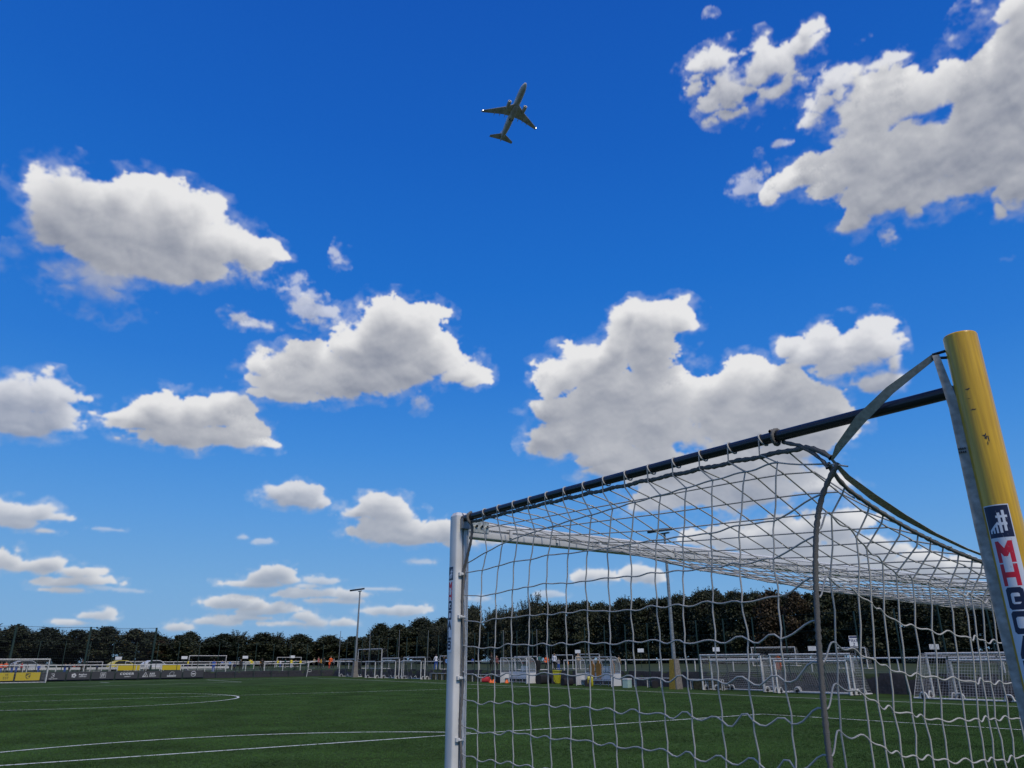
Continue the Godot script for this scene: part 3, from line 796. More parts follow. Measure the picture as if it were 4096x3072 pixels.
	for i in 14:
		var t := i / 13.0
		var yy := 2.497 - 1.55 * t
		var off := lerpf(0.050, 0.0375, step(0.0, 0.08, t)) + 0.0035 * sin(t * 9.0) * step(0.05, 0.4, t)
		ps.append([V(0, yy, -1.99) + left * off + camd * 0.006, 0.0065 if i == 0 else 0.0095 + 0.001 * sin(t * 7.0)])
	for q in ps:
		for f in [[-1, 1], [1, 1], [1, -1], [-1, -1]]: hb.put(q[0] + left * q[1] * f[0] + camd * 0.001 * f[1], camd * f[1])
	for i in ps.size() - 1:
		for q in [[0, 1], [1, 2], [2, 3], [3, 0]]:
			var a: int = i * 4 + q[0]; var b: int = i * 4 + q[1]
			hb.idx.append_array(PackedInt32Array([a, b + 4, b, a, a + 4, b + 4]))
	part(s2, "band", hb, M["pale_strap"])
	var mk := MB.new()
	for k in 2:
		for i in 4: mk.box(V(0, 2.285 + 0.007 * k, -1.99) + left * (0.0355 + 0.0035 * i) + camd * 0.0078, Vector3(0.002, 0.0035, 0.0022), Basis(Vector3.UP, 0.364))
	part(s2, "print", mk, M["slot_dark"])
	build_net()

func build_net() -> void:
	var net := thing("goal_net", "white knotted cord net hung on the large white goal", "net")
	var rng := RandomNumberGenerator.new()
	rng.seed = 4
	var cord := 0.0022
	var knots := MB.new()
	for e in 2:                                            # side panels
		var a0 := 7.32 * e
		var f := 1.0 - 2.0 * e
		var rows := []                                     # rows of knots, top to bottom
		var ys := [2.312]
		for j in 25: ys.append(2.226 - 0.0925 * j)
		for j in ys.size():
			var row := PackedVector3Array()
			var y: float = ys[j]
			var lean := 0.052 * exp(-j * 0.9)
			row.append(V(a0 + f * 0.004, y - (0.05 if j == 0 else 0.0) + (0.008 if j > 1 else 0.0), -0.046 - lean * 0.5))
			for i in 14:
				var b := -0.166 - 0.1 * i + 0.003 * j * (i / 14.0) * 0.3
				var yy: float = y + rng.randf_range(-0.004, 0.004) + 0.012 * sin(i * 0.45) * exp(-j * 0.3) - 0.008 * exp(-i * 0.8)
				if j == 0: yy = 2.318 + 0.0032 * i - 0.03 * exp(-i * 0.7)
				row.append(V(a0 + rng.randf_range(-0.005, 0.005) + f * 0.02 * sin(PI * j / 25.0) * sin(PI * i / 13.0), yy, b - lean + rng.randf_range(-0.003, 0.003)))
			row.append(V(a0, y + (0.035 if j > 0 else 0.0), rope_b(y + 0.03)))
			rows.append(row)
			var amp := PackedFloat32Array()
			for i in row.size() - 1: amp.append((0.001 + 0.006 * step(1.0, 6.0, j)) * rng.randf_range(0.35, 1.5) * (1.7 if i > 11 else (0.65 if i < 8 else 1.0)))
			var b := MB.new()
			b.tube(wavy(row, amp, 6 if e == 0 else 3, Vector3(rng.randf_range(-0.5, 0.5), 0, 0)), cord, 6, false)
			part(net, "cord", b, M["cord"])
			for i in range(1, 15): knot(knots, row[i], 0.0043)
		for i in 14:
			var up := PackedVector3Array()
			var bl := -0.205 - 0.0985 * i
			up.append(V(a0, 2.4375 - 0.0135 * i / 14.0 * 1.0 + 0.013, bl + 0.004))
			up.append(V(a0 - f * 0.0155, lerpf(2.438, 2.424, i / 14.0), bl + 0.002))
			up.append(V(a0 - f * 0.006, 2.405 - 0.0012 * i, bl + 0.012))
			for j in rows.size(): up.append(rows[j][i + 1])
			up.append(V(a0, 0.01, bl))
			var fine := PackedVector3Array()
			for k in up.size() - 1:
				fine.append(up[k])
				if k > 2:
					var w := (up[k + 1] - up[k])
					fine.append(up[k] + w * 0.25 + Vector3(0, 0, -0.0022)); fine.append(up[k] + w * 0.75 + Vector3(0, 0, 0.0022))
			fine.append(up[-1])
			var b := MB.new()
			b.tube(fine, cord, 6, false)
			part(net, "cord", b, M["cord"])
			var lp := MB.new()                             # the loop over the arm
			var ring := PackedVector3Array()
			for k in 13:
				var t := TAU * k / 12.0
				ring.append(V(a0 + cos(t) * 0.0163, lerpf(2.438, 2.424, i / 14.0) + 0.001 + sin(t) * 0.0163, bl + 0.006 * sin(t)))
			lp.tube(ring, cord, 6, false)
			part(net, "loop", lp, M["cord"])
		# thick ropes: under the arm, down the post and down the rear corner
		var p1 := PackedVector3Array()
		for k in 60:
			var t := k / 59.0
			p1.append(V(a0 + f * 0.002, lerpf(2.421, 2.383, pow(t, 1.7)) - 0.004 * absf(sin(t * 40.0)), lerpf(-0.10, -1.60, t)))
		for q in [[2.372, -1.62], [2.356, -1.645], [2.340, -1.662]]: p1.append(V(a0, q[0], q[1]))
		rope(net, p1, 0.0062, rng)
		var wrap := PackedVector3Array()
		for k in 20:                                       # one and a half turns round the arm, then down to the corner
			var t := -0.6 + 9.2 * k / 19.0
			wrap.append(V(a0 + f * sin(t) * 0.0185, 2.4235 + cos(t) * 0.0185, -1.515 - 0.018 * k / 19.0))
		for q in [[2.402, -1.552], [2.388, -1.585], [2.36, -1.62], [2.335, -1.642], [2.318, -1.650]]: wrap.append(V(a0, q[0], q[1]))
		rope(net, wrap, 0.0046, rng)
		rope(net, P3([V(a0, 2.458, -0.10), V(a0 - f * 0.0165, 2.445, -0.10), V(a0 - f * 0.016, 2.425, -0.10), V(a0, 2.40, -0.105), V(a0, 2.345, -0.098), V(a0, 2.29, -0.075), V(a0, 2.24, -0.05)]), 0.0058, rng, 8)
		var p2 := PackedVector3Array()
		for k in 100:
			var y := 2.24 - 2.2 * k / 99.0
			p2.append(V(a0 + f * (0.002 + 0.004 * sin(y * 14.0)), y, -0.049 - 0.003 * sin(y * 29.0)))
		rope(net, p2, 0.0048, rng)
		var p3 := PackedVector3Array()
		for k in 130:
			var y := 2.324 - 2.30 * k / 129.0
			p3.append(V(a0 + 0.003 * sin(y * 9.0), y, rope_b(y)))
		rope(net, p3, 0.0064, rng)
	# rear edge
	var p4 := PackedVector3Array()
	for k in 220:
		var a := 7.32 * k / 219.0
		p4.append(V(a, rear_rope(a), -1.652))
	rope(net, p4, 0.0055, rng)
	# back panel
	var as_ := [0.0, 0.058]
	while as_[-1] < 7.22: as_.append(as_[-1] + (0.095 if as_.size() == 2 else 0.068 + 0.012 * sin(as_.size() * 1.7)))
	as_.append(7.32)
	var grid := []
	for j in 25:
		var row := PackedVector3Array()
		var amp := PackedFloat32Array()
		for i in as_.size():
			var a: float = as_[i]
			var e := minf(a, 7.32 - a)
			var y := 2.135 - 0.0945 * j + (-0.055 * exp(-e / 0.03)) - 0.115 * (1.0 - exp(-maxf(e - 0.06, 0.0) / 0.25))
			if j < 2: y += 0.05 * (2 - j) * exp(-e / 0.6)
			y = minf(y, rear_height(a) - 0.03)
			row.append(V(a, maxf(y, 0.02) + rng.randf_range(-0.004, 0.004), rope_b(y) - 0.012 * sin(i * 0.9) * step(0.0, 0.3, e) - 0.03 * step(0.0, 1.0, e) + rng.randf_range(-0.004, 0.004)))
			amp.append((0.0045 + 0.003 * rng.randf()) * (1.0 if i == 0 else 0.25 + 0.9 * (i % 2)) * rng.randf_range(0.6, 1.3) + (0.006 if i == 0 else 0.0))
		grid.append(row)
		var b := MB.new()
		b.tube(wavy(row, amp, 9), cord, 5, false)
		part(net, "cord", b, M["cord"])
		for i in range(1, row.size() - 1): knot(knots, row[i], 0.0043)
	for i in range(1, as_.size() - 1):
		var a: float = as_[i]
		var p := P3([V(a, rear_height(a) - 0.03, -1.652), V(a + 0.004, lerpf(rear_height(a), grid[0][i].y, 0.5), -1.64)])
		for j in 25:
			p.append(grid[j][i])
			if j < 24: p.append(grid[j][i].lerp(grid[j + 1][i], 0.5) + Vector3(0.004 * sin(i + j), 0, 0.003))
		var b := MB.new()
		b.tube(p, cord, 5, false)
		part(net, "cord", b, M["cord"])
	# roof
	var nb := 17
	for j in range(1, nb):
		var s := float(j) / nb
		var row := PackedVector3Array()
		for i in 76:
			var a := minf(0.0 + i * 0.0976, 7.32)
			row.append(roof(a, s) + Vector3(0, rng.randf_range(-0.004, 0.004), 0.012 * sin(i * 0.7 + j)))
		var b := MB.new()
		b.tube(row, cord, 5, false)
		part(net, "cord", b, M["cord"])
		for p in row: knot(knots, p, 0.0040)
	for i in range(1, 75):
		var a := 0.012 + i * 0.0973
		var p := PackedVector3Array()
		for j in nb + 1: p.append(roof(a, float(j) / nb) + Vector3(0, 0, 0.012 * sin(i * 0.7 + j)))
		var b := MB.new()
		b.tube(p, cord, 5, false)
		part(net, "cord", b, M["cord"])
	part(net, "knots", knots, M["cord"]).set_meta("kind", "stuff")

func rope_b(y: float) -> float:                        # the rear corner rope hangs from the strap and swings in
	return -1.545 - 0.115 * exp(-(2.335 - y) / 0.09) - 0.03 * step(1.6, 2.2, y)

func rope(net: Node3D, p: PackedVector3Array, r: float, rng: RandomNumberGenerator, sub := 0) -> void:
	var q := PackedVector3Array()
	if sub > 0:
		for i in p.size() - 1:
			for k in sub: q.append(p[i].cubic_interpolate(p[i + 1], p[maxi(i - 1, 0)], p[mini(i + 2, p.size() - 1)], float(k) / sub))
		q.append(p[-1])
	else:
		for i in p.size() - 1:
			for k in 3: q.append(p[i].lerp(p[i + 1], k / 3.0))
		q.append(p[-1])
	var rad := PackedFloat32Array()
	for i in q.size(): rad.append(r * (1.0 + 0.16 * sin(i * 2.1) + rng.randf_range(-0.1, 0.1)))
	var b := MB.new()
	b.tube(q, r, 8, true, rad)
	part(net, "rope", b, M["rope"])
# ---------------------------------------------------------------- trees
func leaf(b: MB, p: Vector3, s: float, rng: RandomNumberGenerator) -> void:
	var u := Vector3(rng.randf_range(-1, 1), rng.randf_range(-1, 1), rng.randf_range(-1, 1)).normalized()
	var w := u.cross(Vector3(rng.randf_range(-1, 1), rng.randf_range(-1, 1), rng.randf_range(-1, 1))).normalized()
	var n := w.cross(u)
	var k := b.v.size()
	b.put(p - u * s, n); b.put(p + w * s * 0.55 + n * s * 0.12, n); b.put(p + u * s, n); b.put(p - w * s * 0.55 + n * s * 0.12, n)
	b.idx.append_array(PackedInt32Array([k, k + 2, k + 1, k, k + 3, k + 2]))

func tree_meshes(sd: int, kind: String) -> Array:      # [trunk, crown] of a tree 10 m tall, standing at the origin
	var rng := RandomNumberGenerator.new()
	rng.seed = sd
	var t := MB.new()
	var c := MB.new()
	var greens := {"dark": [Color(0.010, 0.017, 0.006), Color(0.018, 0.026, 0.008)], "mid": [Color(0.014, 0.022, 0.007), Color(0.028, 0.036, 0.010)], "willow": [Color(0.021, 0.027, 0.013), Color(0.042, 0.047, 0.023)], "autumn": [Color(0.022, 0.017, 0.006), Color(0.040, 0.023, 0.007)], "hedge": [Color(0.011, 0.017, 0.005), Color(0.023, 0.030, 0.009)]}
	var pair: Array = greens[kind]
	var lean := Vector3(rng.randf_range(-0.4, 0.4), 0, rng.randf_range(-0.4, 0.4))
	var top := 7.6
	t.tube(P3([Vector3(0, -0.3, 0), Vector3(0.02, 1.0, 0), lean * 0.4 + Vector3(0, 3.2, 0), lean * 0.9 + Vector3(0, 5.6, 0), lean * 1.1 + Vector3(0, top, 0)]), 0.2, 8, true, PackedFloat32Array([0.27, 0.21, 0.17, 0.11, 0.04]))
	var wide: float = {"dark": 3.2, "mid": 3.0, "willow": 2.1, "autumn": 2.5, "hedge": 2.4}[kind]
	var low: float = {"dark": 1.6, "mid": 1.2, "willow": 1.2, "autumn": 0.8, "hedge": 0.2}[kind]
	var clumps := 92 if kind != "willow" else 74
	for k in clumps:
		var h := pow(rng.randf(), 0.85)
		var y := lerpf(low, 9.2 if kind != "willow" else 7.8, h)
		var body := sin(PI * pow(clampf((h * 0.86 + 0.14), 0, 1), 1.15))
		if kind == "hedge": body = 0.85 - 0.45 * pow(h, 3.0)
		if kind == "willow": body = 0.95 - 0.6 * h
		var ang := rng.randf() * TAU
		var r := wide * body * sqrt(rng.randf_range(0.12, 1.0)) * rng.randf_range(0.75, 1.15)
		var p := Vector3(cos(ang) * r, y, sin(ang) * r)
		var from := Vector3(0, maxf(0.9, y - 1.2 - r * 0.5), 0) + lean * clampf(y / 8.0, 0, 1)
		if k % 2 == 0:
			t.tube(P3([from, from.lerp(p, 0.55) + Vector3(0, 0.25, 0), p]), 0.05, 5, false, PackedFloat32Array([0.075, 0.045, 0.015]))
		var size := rng.randf_range(0.55, 0.95)
		var shade := rng.randf()
		var n := 96 if kind != "willow" else 84
		for i in n:
			var d := Vector3(rng.randfn(), rng.randfn() * 0.75, rng.randfn()) * size * 0.55
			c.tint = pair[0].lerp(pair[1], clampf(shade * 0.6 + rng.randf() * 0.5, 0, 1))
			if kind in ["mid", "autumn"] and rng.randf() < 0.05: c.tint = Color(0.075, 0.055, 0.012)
			leaf(c, p + d, rng.randf_range(0.14, 0.27), rng)
	# shoots that stick out of the outline
	var shoots := 64 if kind == "willow" else (40 if kind == "hedge" else 22)
	for k in shoots:
		var ang := rng.randf() * TAU
		var r := wide * rng.randf_range(0.1, 0.85)
		var y := (9.1 if kind != "willow" else 7.4) - 2.6 * pow(r / wide, 2.0) + rng.randf_range(-0.5, 0.3)
		var p := Vector3(cos(ang) * r, y, sin(ang) * r)
		var d := (Vector3(cos(ang) * 0.35, 1.0, sin(ang) * 0.35) + Vector3(rng.randf_range(-0.3, 0.3), 0, rng.randf_range(-0.3, 0.3))).normalized()
		var l := rng.randf_range(1.0, 2.6) if kind == "willow" else rng.randf_range(0.4, 1.0)
		c.tint = Color(0.05, 0.04, 0.03)
		c.tube(P3([p - d * 0.6, p + d * l]), 0.012, 4, false, PackedFloat32Array([0.02, 0.006]))
		for i in int(l * (22.0 if kind == "willow" else 16.0)):
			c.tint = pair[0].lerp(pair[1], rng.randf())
			leaf(c, p + d * l * rng.randf() + Vector3(rng.randfn(), rng.randfn(), rng.randfn()) * 0.10, rng.randf_range(0.07, 0.14), rng)
	return [t.mesh(), c.mesh()]

var kinds := {}
func tree(kind: String, variant: int, a: float, b: float, height: float, wide: float, label: String, group: String, turn: float) -> void:
	var key := "%s%d" % [kind, variant]
	if not kinds.has(key): kinds[key] = tree_meshes(hash(key) % 1000 + variant, kind)
	var t := thing({"dark": "broadleaf_tree", "mid": "broadleaf_tree", "willow": "willow_tree", "autumn": "autumn_tree", "hedge": "shelter_tree"}[kind], label, "tree", V(a, land(a, b) - 0.05, b), turn, group)
	t.scale = Vector3(wide, height, wide) * 0.1
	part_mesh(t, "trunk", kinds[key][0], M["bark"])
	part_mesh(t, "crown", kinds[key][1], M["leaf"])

func beyond(a: float, b: float) -> String:              # the landmark a tree stands beyond
	var az := rad_to_deg(atan2(a + 1.58, b + 2.59))
	var best: Array = MARKS[0]
	for m in MARKS:
		if absf(m[0] - az) < absf(best[0] - az): best = m
	return best[1]

func build_trees() -> void:
	var rng := RandomNumberGenerator.new()
	rng.seed = 19
	# belt beyond the right touchline: [b, top height above sea of the pitch]
	var tops := [[136.0, 8.4], [133.2, 8.7], [128.0, 9.8], [123.7, 11.0], [119.0, 11.6], [115.0, 12.4], [110.0, 11.0], [106.0, 11.4], [102.5, 12.0], [99.0, 12.6], [96.0, 10.8], [93.0, 10.0], [88.0, 10.0], [81.0, 10.2], [71.0, 10.2], [62.0, 10.5], [55.0, 9.6], [48.0, 9.5], [42.0, 8.7], [28.0, 7.4], [10.0, 7.0], [-10.0, 7.0]]
	var height := func(b: float) -> float:
		for i in tops.size() - 1:
			if b >= tops[i + 1][0]: return lerpf(tops[i + 1][1], tops[i][1], clampf((b - tops[i + 1][0]) / (tops[i][0] - tops[i + 1][0]), 0.0, 1.0))
		return 7.0
	for row in 2:
		var b := 138.0 - row * 2.0
		while b > -4.0:
			var a := 76.0 + row * 4.2 + rng.randf_range(-0.8, 0.8)
			var h: float = height.call(b) - land(a, b) + row * (0.25 if b < 95.0 else -2.4) + rng.randf_range(-0.9, 0.35)
			var kind := "hedge"
			if row == 0 and (b > 97.5 and b < 120.0 or b > 122 and b < 133): kind = "willow"
			elif row == 0 and b > 50.0 and b < 57.5: kind = "autumn"
			elif rng.randf() < 0.25: kind = "mid"
			var lab: String = {"hedge": "dense dark green belt tree", "willow": "loose grey green belt willow", "autumn": "rust tinged belt tree", "mid": "bushy green belt tree"}[kind] + [" of the front row beyond ", " of the back row beyond "][row] + beyond(a, b)
			tree(kind, rng.randi_range(0, 2), a, b, h * 1.04, (7.4 if kind != "willow" else 8.2) * rng.randf_range(0.95, 1.25), lab, "shelter belt along the right side", rng.randf() * TAU)
			b -= rng.randf_range(3.0, 4.1)
	# trees beyond the far pitches on the left: [a, top height, width]
	for q in [[-12.0, 7.6, 9.0], [-4.0, 7.8, 8.0], [2.0, 7.6, 7.0], [6.5, 7.5, 6.5], [11.0, 7.1, 6.5], [15.5, 6.9, 7.0], [20.0, 7.4, 7.6], [24.8, 7.2, 7.0], [28.6, 5.4, 5.4], [32.0, 6.2, 6.6], [35.2, 5.0, 4.0], [39.8, 6.6, 7.4], [43.0, 7.4, 5.6], [47.5, 6.9, 7.6], [50.5, 7.2, 5.4], [55.0, 6.8, 7.6], [60.5, 6.6, 8.2], [66.0, 6.4, 8.0], [71.5, 6.6, 8.0], [77.0, 9.0, 8.0], [83.0, 10.5, 8.0], [88.0, 10.5, 8.0]]:
		var a: float = q[0]
		var b := 150.0 + rng.randf_range(-1.5, 1.5)
		var kind := "mid" if rng.randf() < 0.45 else "dark"
		var lab := ("dark round headed tree far beyond " if kind == "dark" else "green bushy tree far beyond ") + beyond(a, b)
		if a == 28.6: kind = "autumn"; lab = "brown tinged tree beyond the far pitches beside the net pole"
		if a in [43.0, 50.5]: kind = "willow"; lab = "thin upright tree rising above the far hedge"
		tree(kind, rng.randi_range(0, 2), a, b, (q[1] - land(a, b)) * 1.10, q[2] * 1.75, lab, "trees beyond the far pitches", rng.randf() * TAU)
	for k in 26:                                           # a second, uneven row behind
		var a2 := -13.0 + 4.0 * k + rng.randf_range(-1.2, 1.2)
		if a2 > 21.0 and a2 < 27.0: continue
		var kind := "mid" if rng.randf() < 0.4 else "dark"
		tree(kind, rng.randi_range(0, 2), a2, 153.5, rng.randf_range(4.6, 6.4) + (3.0 if a2 > 74.0 else 0.0), rng.randf_range(8.5, 12.5), "uneven dark tree of the back row far beyond " + beyond(a2, 153.5), "trees beyond the far pitches", rng.randf() * TAU)
	var a := -14.0
	while a < 92.0:
		var b := 156.0 + rng.randf_range(-1.5, 1.5)
		if not (a > 22.0 and a < 27.0):
			tree("hedge", rng.randi_range(0, 2), a, b, rng.randf_range(3.8, 5.2) if a < 36.0 else rng.randf_range(4.4, 5.6), rng.randf_range(7.5, 9.0), "low dark hedge tree far beyond " + beyond(a, b), "hedge under the far tree line", rng.randf() * TAU)
		a += rng.randf_range(3.4, 4.6)
# ---------------------------------------------------------------- fences, masts, boards
func build_fence() -> void:
	var right := thing("mesh_fence", "tall dark green mesh fence along the bank behind the dugouts", "fence")
	var b := 98.6
	while b > -10.0:
		var m := MB.new()
		m.box(V(42.62, 2.32, b), Vector3(0.07, 4.64, 0.06))
		part(right, "post", m, M["dark_green"])
		b -= 2.5
	for y in [0.35, 1.2, 2.4, 3.6, 4.6]:
		var w := MB.new()
		w.rod(V(42.66, y, 98.6), V(42.66, y, -9.0), 0.006, 5)
		part(right, "wire", w, M["dark_green"])
	var far := thing("mesh_fence", "dark green mesh fence behind the far goal and sponsor boards", "fence")
	var a := -30.0 + 1.17
	var k := 0
	while a < 42.0:
		var m := MB.new()
		m.box(V(a, 2.1, far_line(a) + 0.06), Vector3(0.06, 4.2, 0.06))
		part(far, "post", m, M["dark_green"])
		a += 2.5
	for y in [1.0, 2.4, 4.1]:
		var w := MB.new()
		w.rod(V(-30, y, far_line(-30) + 0.1), V(42, y, far_line(42) + 0.1), 0.014 if y == 1.0 else 0.006, 5)
		part(far, "wire", w, M["dark_green"])

func build_mast(a: float, b: float, label: String, yaw: float, yellow_first: bool) -> void:
	var o := thing("floodlight_mast", label, "floodlight", V(a, 0, b), yaw, "floodlight masts on the right touchline")
	var m := MB.new()
	m.tube(P3([Vector3(0, 0, 0), Vector3(0, 5.0, 0), Vector3(0, 10.62, 0)]), 0.1, 12, true, PackedFloat32Array([0.16, 0.125, 0.085]))
	part(o, "column", m, M["galvanised"])
	for k in 2:                                            # padded wrap: yellow round the pitch side, grey on the side along the line
		var p := MB.new()
		var z0 := -0.33 if k == 0 else 0.23
		var z1 := 0.23 if k == 0 else 0.33
		var c := []
		for y in [0.0, 1.0]:
			for z in [z0, z1]:
				for x in [-0.33, 0.33]: c.append(Vector3(x * (1.0 - 0.30 * y), 0.02 + y * 1.93, z * (1.0 - 0.30 * y)))
		p.quad(c[2], c[3], c[7], c[6]); p.quad(c[1], c[0], c[4], c[5]); p.quad(c[3], c[1], c[5], c[7]); p.quad(c[0], c[2], c[6], c[4]); p.quad(c[6], c[7], c[5], c[4])
		part(o, "pad", p, M["yellow_pad"] if k == 0 and yellow_first else M["grey_pad"])
	var arm := MB.new()
	arm.box(Vector3(0, 10.66, 0), Vector3(0.12, 0.10, 0.9))
	part(o, "cross_arm", arm, M["galvanised"])
	for k in 2:
		var f := MB.new()
		var z := -0.3 + 0.6 * k
		var bas := Basis(Vector3(0, 0, 1), 0.16)
		f.box(Vector3(-0.50, 10.82, z), Vector3(1.45, 0.20, 0.56), bas)
		f.box(Vector3(0.22, 10.95, z), Vector3(0.34, 0.20, 0.42), bas)
		var lamp := part(o, "lamp_head", f, M["lamp_black"])
		var gl := MB.new()
		gl.box(Vector3(-0.55, 10.705, z), Vector3(1.05, 0.02, 0.46), bas)
		part(lamp, "glass", gl, M["lamp_glass"])

func shield(s: float) -> PackedVector2Array:
	var p := PackedVector2Array([Vector2(-0.42, 0.5), Vector2(-0.42, 0.0), Vector2(-0.36, -0.22), Vector2(-0.2, -0.42), Vector2(0, -0.55), Vector2(0.2, -0.42), Vector2(0.36, -0.22), Vector2(0.42, 0.0), Vector2(0.42, 0.5)])
	for i in p.size(): p[i] *= s
	return p

func build_boards() -> void:
	# [from a, to a, yellow?]
	var list := [[1.87, 4.32, 0], [4.42, 6.77, 1], [6.84, 9.20, 2], [9.29, 11.70, 3], [11.78, 14.23, 4], [14.31, 16.79, 5], [16.87, 19.31, 6], [19.39, 21.90, 7], [21.98, 24.55, 8], [-1.0, 1.78, 9], [-4.0, -1.1, 9]]
	var names := ["yellow board lettered beside the far goal, partly out of view", "yellow board with dark shield emblem behind the far goal net", "charcoal board with stacked white curl emblem beside far goal post", "charcoal sponsor board with white swirl reading Anglian Chemicals", "charcoal sponsor board with square white IT emblem", "charcoal sponsor board reading Coder Agency in white", "charcoal sponsor board with white triangle reading Axe Group", "charcoal sponsor board with house outline reading Gasway", "charcoal sponsor board with white ring emblem at the row end", "plain yellow board behind the far goal mouth"]
	var turn := Basis(Vector3.UP, atan(0.172))
	for q in list:
		var w: float = q[1] - q[0]
		var mid: float = (q[0] + q[1]) * 0.5
		var o := thing("sponsor_board", names[q[2]], "sponsor board", V(mid, 0.16, far_line(mid) - 0.10), atan(0.172), "sponsor boards on the far fence")
		var dark := int(q[2]) in [2, 3, 4, 5, 6, 7, 8]
		var p := MB.new()
		p.box(Vector3(0, 0.41, 0), Vector3(w, 0.80, 0.02))
		part(o, "panel", p, M["board_grey"] if dark else M["board_yellow"])
		for s in [-1, 1]:
			var e := MB.new()
			e.box(Vector3(s * w * 0.5, 0.36, 0.03), Vector3(0.045, 1.04, 0.03))
			part(o, "upright", e, M["dark_green"])
		var ink: Material = M["board_print"] if dark else M["board_dark_print"]
		var text := func(t: String, h: float, x: float, y: float, wide := 1.0) -> void:
			lettering(o, t, h, Vector3(x, y, 0.016), Basis(), ink, wide)
		var e := MB.new()
		var flat := Vector3(0, 0, 0.006)
		match int(q[2]):
			0:
				text.call("VE", 0.20, 0.55, 0.60); text.call("EST", 0.24, 0.5, 0.27)
			1:
				e.prism(shield(0.56), Vector3(0, 0.44, 0.012), Vector3.RIGHT, Vector3.UP, flat)
				part(o, "emblem", e, ink)
				var f := MB.new()
				f.prism(PackedVector2Array([Vector2(-0.2, -0.06), Vector2(0.16, 0.2), Vector2(0.2, 0.12), Vector2(-0.1, -0.12)]), Vector3(0, 0.46, 0.019), Vector3.RIGHT, Vector3.UP, flat * 0.5)
				f.lathe(PackedVector2Array([Vector2(0, 0.09), Vector2(0.003, 0.085), Vector2(0.003, 0.0)]), Vector3(0.02, 0.29, 0.018), Vector3(0, 0, 1), Vector3.RIGHT, 16)
				part(o, "emblem", f, M["board_yellow"])
			2:
				for k in 2:
					var c := PackedVector3Array()
					for i in 12: c.append(Vector3(-0.05 + cos(-1.9 + i * 0.36) * 0.12, 0.56 - k * 0.19 + sin(-1.9 + i * 0.36) * 0.085, 0.016))
					e.tube(c, 0.022, 6)
				e.box(Vector3(-0.16, 0.62, 0.016), Vector3(0.16, 0.05, 0.008)); e.box(Vector3(-0.16, 0.30, 0.016), Vector3(0.14, 0.05, 0.008))
				part(o, "emblem", e, ink)
				text.call("Hugh J Boswell", 0.085, 0.0, 0.13)
			3:
				for k in 5:
					var c := PackedVector3Array()
					for i in 7: c.append(Vector3(-0.48 + cos(k * 1.257 + i * 0.28) * (0.08 + i * 0.028), 0.42 + sin(k * 1.257 + i * 0.28) * (0.08 + i * 0.028), 0.014))
					e.tube(c, 0.03, 6, true, PackedFloat32Array([0.05, 0.055, 0.058, 0.052, 0.045, 0.032, 0.012]))
				part(o, "emblem", e, ink)
				text.call("Anglian", 0.17, 0.42, 0.52); text.call("CHEMICALS", 0.10, 0.42, 0.30)
			4:
				for s in [[0, 0.69, 0.56, 0.025], [0, 0.15, 0.56, 0.025], [-0.28, 0.42, 0.025, 0.56], [0.28, 0.42, 0.025, 0.56]]: e.box(Vector3(s[0], s[1], 0.014), Vector3(s[2], s[3], 0.008))
				part(o, "emblem", e, ink)
				text.call("IT", 0.30, 0.0, 0.42)
			5:
				text.call("CODER", 0.24, 0.0, 0.53, 1.45); text.call("AGENCY", 0.10, 0.1, 0.23, 1.3)
			6:
				e.tube(P3([Vector3(-0.78, 0.17, 0.014), Vector3(-0.48, 0.66, 0.014), Vector3(-0.18, 0.17, 0.014), Vector3(-0.78, 0.17, 0.014)]), 0.035, 6)
				e.tube(P3([Vector3(-0.56, 0.20, 0.014), Vector3(-0.42, 0.40, 0.014)]), 0.03, 6)
				part(o, "emblem", e, ink)
				text.call("AXE", 0.20, 0.30, 0.50, 1.25); text.call("GROUP", 0.14, 0.36, 0.25, 1.2)
			7:
				e.tube(P3([Vector3(-0.22, 0.34, 0.014), Vector3(-0.26, 0.5, 0.014), Vector3(-0.02, 0.7, 0.014), Vector3(0.28, 0.62, 0.014), Vector3(0.24, 0.36, 0.014)]), 0.016, 6)
				part(o, "emblem", e, ink)
				text.call("GASWAY", 0.20, 0.0, 0.22)
			8:
				var ring := PackedVector3Array()
				for i in 33: ring.append(Vector3(cos(TAU * i / 32) * 0.29, 0.42 + sin(TAU * i / 32) * 0.29, 0.014))
				e.tube(ring, 0.026, 6, false)
				e.box(Vector3(0, 0.42, 0.014), Vector3(0.36, 0.10, 0.006))
				part(o, "emblem", e, ink)

# ---------------------------------------------------------------- wheeled goals
func net_grid(b: MB, c00: Vector3, c10: Vector3, c01: Vector3, c11: Vector3, nx: int, ny: int, sag: Vector3, r: float) -> void:
	var at := func(s: float, t: float) -> Vector3: return c00.lerp(c10, s).lerp(c01.lerp(c11, s), t) + sag * sin(PI * s) * sin(PI * t)
	for i in nx + 1:
		var p := PackedVector3Array()
		for k in 7: p.append(at.call(float(i) / nx, k / 6.0))
		b.tube(p, r, 3, false)
	for j in ny + 1:
		var p := PackedVector3Array()
		for k in 9: p.append(at.call(k / 8.0, float(j) / ny))
		b.tube(p, r, 3, false)

func arch(b: MB, o: Vector3, along: Vector3) -> void:  # the bracket that carries a wheel
	b.tube(P3([o - along * 0.20, o - along * 0.14 + Vector3(0, 0.20, 0), o - along * 0.07 + Vector3(0, 0.26, 0), o + along * 0.07 + Vector3(0, 0.26, 0), o + along * 0.14 + Vector3(0, 0.20, 0), o + along * 0.20]), 0.045, 7)

